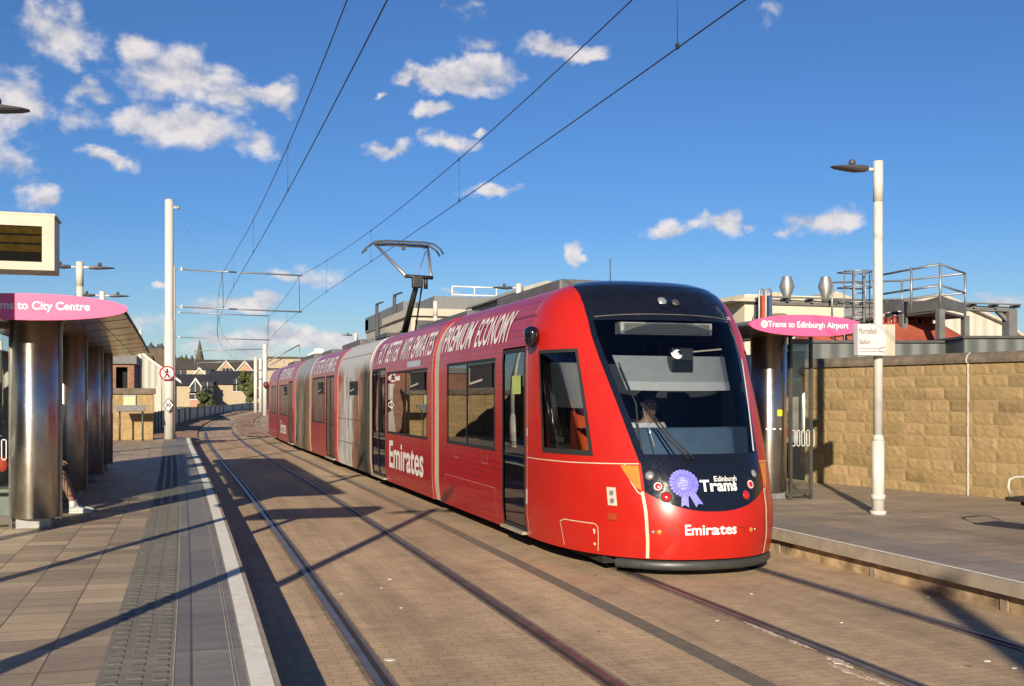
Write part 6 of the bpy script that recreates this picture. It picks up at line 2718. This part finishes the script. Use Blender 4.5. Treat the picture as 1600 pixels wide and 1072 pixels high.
def rail(pts, z):
    m.tube([(x, y, z) for x, y in pts], .028, 6)
front = [(p.x, p.y) for p in pl]
for z in (zf + .62, zf + 1.15):
    rail([front[0], front[1], front[2], front[3]], z)
    rail([front[3], bk[0], bk[1]], z)
for t in ((front[0]), ((front[1][0] + front[2][0]) / 2 - .3, (front[1][1] + front[2][1]) / 2), front[2], front[3], bk[0], bk[1]):
    m.cyl((t[0], t[1], zf), (t[0], t[1], zf + 1.15), .03, n=8)
m.build('handrail', GALV, e)
for (x, y) in (front[0], front[1], front[2], front[3]):
    m = MB()
    m.box(x - .08, x + .08, y - .08, y + .08, 1.5, zf)
    m.build('leg', STEELG, e)
# caged ladder
e = empty('caged_ladder', wpt(1335, 480), 'grey caged ladder left of the right lamp post', 'ladder')
c = wpt(1340, 450, 27.5)
cz0, cz1 = wpt(1340, 548, 27.5).z - 1.2, wpt(1340, 424, 27.5).z
m = MB()
for dx in (-.12, .18):
    m.box(c.x + dx - .03, c.x + dx + .03, c.y - .02, c.y + .02, cz0, cz1)
for k in range(16):
    z = cz0 + .2 + k * .25
    if z < cz1: m.cyl((c.x - .12, c.y, z), (c.x + .18, c.y, z), .015, n=6)
m.build('stiles', GALV, e)
m = MB()
for z in (cz1 - .02, cz1 - .42, cz1 - .82, cz1 - 1.22):
    m.tube([(c.x - .4 + .38 * (1 - math.cos(t)) * 1.0, c.y - .36 * math.sin(t), z) for t in [i * math.pi / 10 for i in range(11)]] + [(c.x + .36, c.y + .3, z), (c.x - .4, c.y + .3, z), (c.x - .4, c.y, z)], .02, 6)
for t in (0, .8, 1.57, 2.35, 3.14):
    x, y = c.x - .4 + .38 * (1 - math.cos(t)), c.y - .36 * math.sin(t)
    m.cyl((x, y, cz1 - 1.25 if 0 < t < 3 else cz0), (x, y, cz1), .016, n=6)
m.build('cage', GALV, e)
# red tanks
RT = M('red oxide paint', (.36, .085, .05), .6, var=.3, sc=1.2)
e = empty('hopper_tank', wpt(1300, 545, 27), 'rounded red oxide tank behind the pink sign and name board', 'tank', 'red tanks behind the wall')
c = wpt(1320, 548, 29.5)
m = MB(); m.lathe((c.x, c.y + .5, 1.0), [(1.30, 0), (1.30, c.z - 1.0), (1.22, c.z - .75), (1.0, c.z - .5), (.6, c.z - .3), (0, c.z - .22)], 28); m.build('tank_shell', RT, e)
m = MB()
for a in (-1.9, -1.7, -1.5, -1.3):
    m.tube([(c.x + r_ * math.cos(a), c.y + .5 + r_ * math.sin(a) * 1.0, 1.0 + z) for r_, z in ((1.33, c.z - 1.2), (1.25, c.z - .73), (1.02, c.z - .47), (.6, c.z - .27))], .02, 5)
for r_, z in ((1.27, c.z - .78), (1.05, c.z - .5), (.82, c.z - .36)):
    m.tube([(c.x + r_ * math.cos(a), c.y + .5 + r_ * math.sin(a), 1.02 + z) for a in (-1.9, -1.75, -1.6, -1.45, -1.3)], .018, 5)
m.build('hoops', M('dark red hoop', (.10, .02, .015), .6), e)
e = empty('hopper_tank', wpt(1460, 530, 27), 'broad red oxide hopper with sloping lid under the walkway', 'tank', 'red tanks behind the wall')
fx = lambda px, d_=27.5: wpt(px, 500, d_).x
y0_ = wpt(1460, 500, 27.5).y
zA, zB_ = wpt(1460, 536, 27.5).z, wpt(1460, 509, 27.5).z
base = [(fx(1388), y0_), (fx(1530), y0_ - .2), (fx(1530), y0_ + 3), (fx(1388), y0_ + 3)]
topq = [(fx(1405), y0_ + .9), (fx(1508), y0_ + .7), (fx(1508), y0_ + 2.2), (fx(1405), y0_ + 2.2)]
m = MB()
m.add([(x, y, 1.) for x, y in base] + [(x, y, zA) for x, y in base] + [(x, y, zB_ + .12) for x, y in topq],
      [(0, 1, 5, 4), (1, 2, 6, 5), (2, 3, 7, 6), (3, 0, 4, 7), (4, 5, 9, 8), (5, 6, 10, 9), (6, 7, 11, 10), (7, 4, 8, 11), (8, 9, 10, 11)])
m.build('tank_shell', RT, e)
for px in (1405, 1416, 1428, 1462, 1470, 1484, 1492, 1500):
    x = fx(px) ; h = random.uniform(.08, .25)
    m = MB()
    m.cyl((x, y0_ + .95, zB_ + .05), (x, y0_ + .95, zB_ + .1 + h), .06, n=8)
    m.cyl((x, y0_ + .95, zB_ + .1 + h), (x, y0_ + .95, zB_ + .13 + h), .09, n=10)
    m.build('valve', M('red valve', (.30, .05, .03), .5), e)
# sacks and clutter under the walkway
e = empty('tarpaulin_bundle', wpt(1445, 495), 'black and white tarpaulin bundle heaped under the walkway', 'tarpaulin')
m = MB()
r5 = random.Random(5)
for k in range(7):
    cc = Vector((fx(1440 + k * 9), y0_ + 1.3, zB_ + .18 + r5.uniform(0, .12)))
    m.lathe(tuple(cc), [(.0, -.15), (.18, -.1), (.24, .02), (.16, .14), (.0, .2)], 9, r5.uniform(.7, 1.3), .8)
m.build('dark_sheet', M('black tarpaulin', (.012, .013, .02), .6), e)
m = MB()
for k in range(4):
    cc = Vector((fx(1434 + k * 7), y0_ + 1.05, zB_ + .12 + r5.uniform(0, .08)))
    m.lathe(tuple(cc), [(.0, -.14), (.13, -.08), (.15, .03), (.06, .16), (.0, .2)], 8, .9, .6)
m.build('white_sheet', LETW, e)
# grey-green containers right behind the wall
CT = mat_cor('grey green container', (.105, .125, .12), 0, .4)
for (pa, pb, pt_, d_, lb) in ((1262, 1498, 533, 24.5, 'long grey-green container roof just over the wall coping'), (1506, 1640, 526, 23.5, 'second grey-green container at the right edge over the wall')):
    a, b_ = PD(pa, pt_ + 6, d_), PD(pb, pt_, d_)
    e = empty('container', (a.x, a.y, 0), lb, 'container', 'containers behind the right wall')
    dirv = Vector((b_.x - a.x, b_.y - a.y, 0)).normalized()
    nv = Vector((-dirv.y, dirv.x, 0))
    L_ = (Vector((b_.x, b_.y, 0)) - Vector((a.x, a.y, 0))).length
    zt_ = (a.z + b_.z) / 2 + .0
    m = MB(); m.obox(Vector((a.x, a.y, 0)) + dirv * L_ / 2 + nv * 1.2 + Vector((0, 0, zt_ / 2)), (dirv, nv, (0, 0, 1)), (L_ / 2, 1.2, zt_ / 2), .03); m.build('container_body', CT, e)
    m = MB(); m.obox(Vector((a.x, a.y, 0)) + dirv * L_ / 2 + nv * 1.2 + Vector((0, 0, zt_ + .03)), (dirv, nv, (0, 0, 1)), (L_ / 2 + .04, 1.25, .03), .01); m.build('top_rail', DARK, e)
# white corrugated gabled shed far right
e = empty('clad_shed', PD(1540, 560, 48), 'white ribbed shed with a falling roofline at the far right', 'building', 'works buildings behind the right wall')
y_ = PD(1500, 500, 48).y
def zx(px, py):
    u = (px - 800) / 1650.
    d_ = y_ / (math.cos(TH) - u * math.sin(TH))
    return ((u * math.cos(TH) + math.sin(TH)) * d_, CAM_H + (622 - py) / 1650. * d_)
pts = [zx(1380, 600), zx(1700, 600), zx(1700, 540), zx(1600, 532), zx(1565, 505), zx(1527, 488), zx(1465, 462), zx(1400, 480), zx(1380, 490)]
m = MB(); m.prism(pts, y_, y_ + 12, 'y'); m.build('wall', mat_cor('white ribbed sheet', (.62, .60, .52), 0, .55), e)
m = MB()
rp = [zx(1380, 489), zx(1400, 479), zx(1465, 461), zx(1527, 487), zx(1565, 504), zx(1600, 531), zx(1700, 539)]
for a, b_ in zip(rp, rp[1:]):
    m.bar((a[0], y_ + 6, a[1]), (b_[0], y_ + 6, b_[1]), 12.6, .12)
m.build('roof', CREAM, e)
# big vague grey roof left of the gantry
e = empty('low_roof_shed', PD(1160, 500, 60), 'low grey roofed shed just right of the tram roof', 'building', 'works buildings behind the right wall')
a, b_ = PD(1120, 470, 60), PD(1182, 470, 60)
m = MB(); m.box(a.x, b_.x, a.y, a.y + 8, 0, PD(1150, 478, 60).z); m.build('wall', SW, e)
m = MB(); m.box(a.x - .3, b_.x + .3, a.y - .4, a.y + 8, PD(1150, 478, 60).z, PD(1150, 471, 60).z); m.build('roof', M('grey sheet roof', (.16, .17, .18), .6), e)

print('objects', len(bpy.data.objects), 'verts', sum(len(m_.vertices) for m_ in bpy.data.meshes))
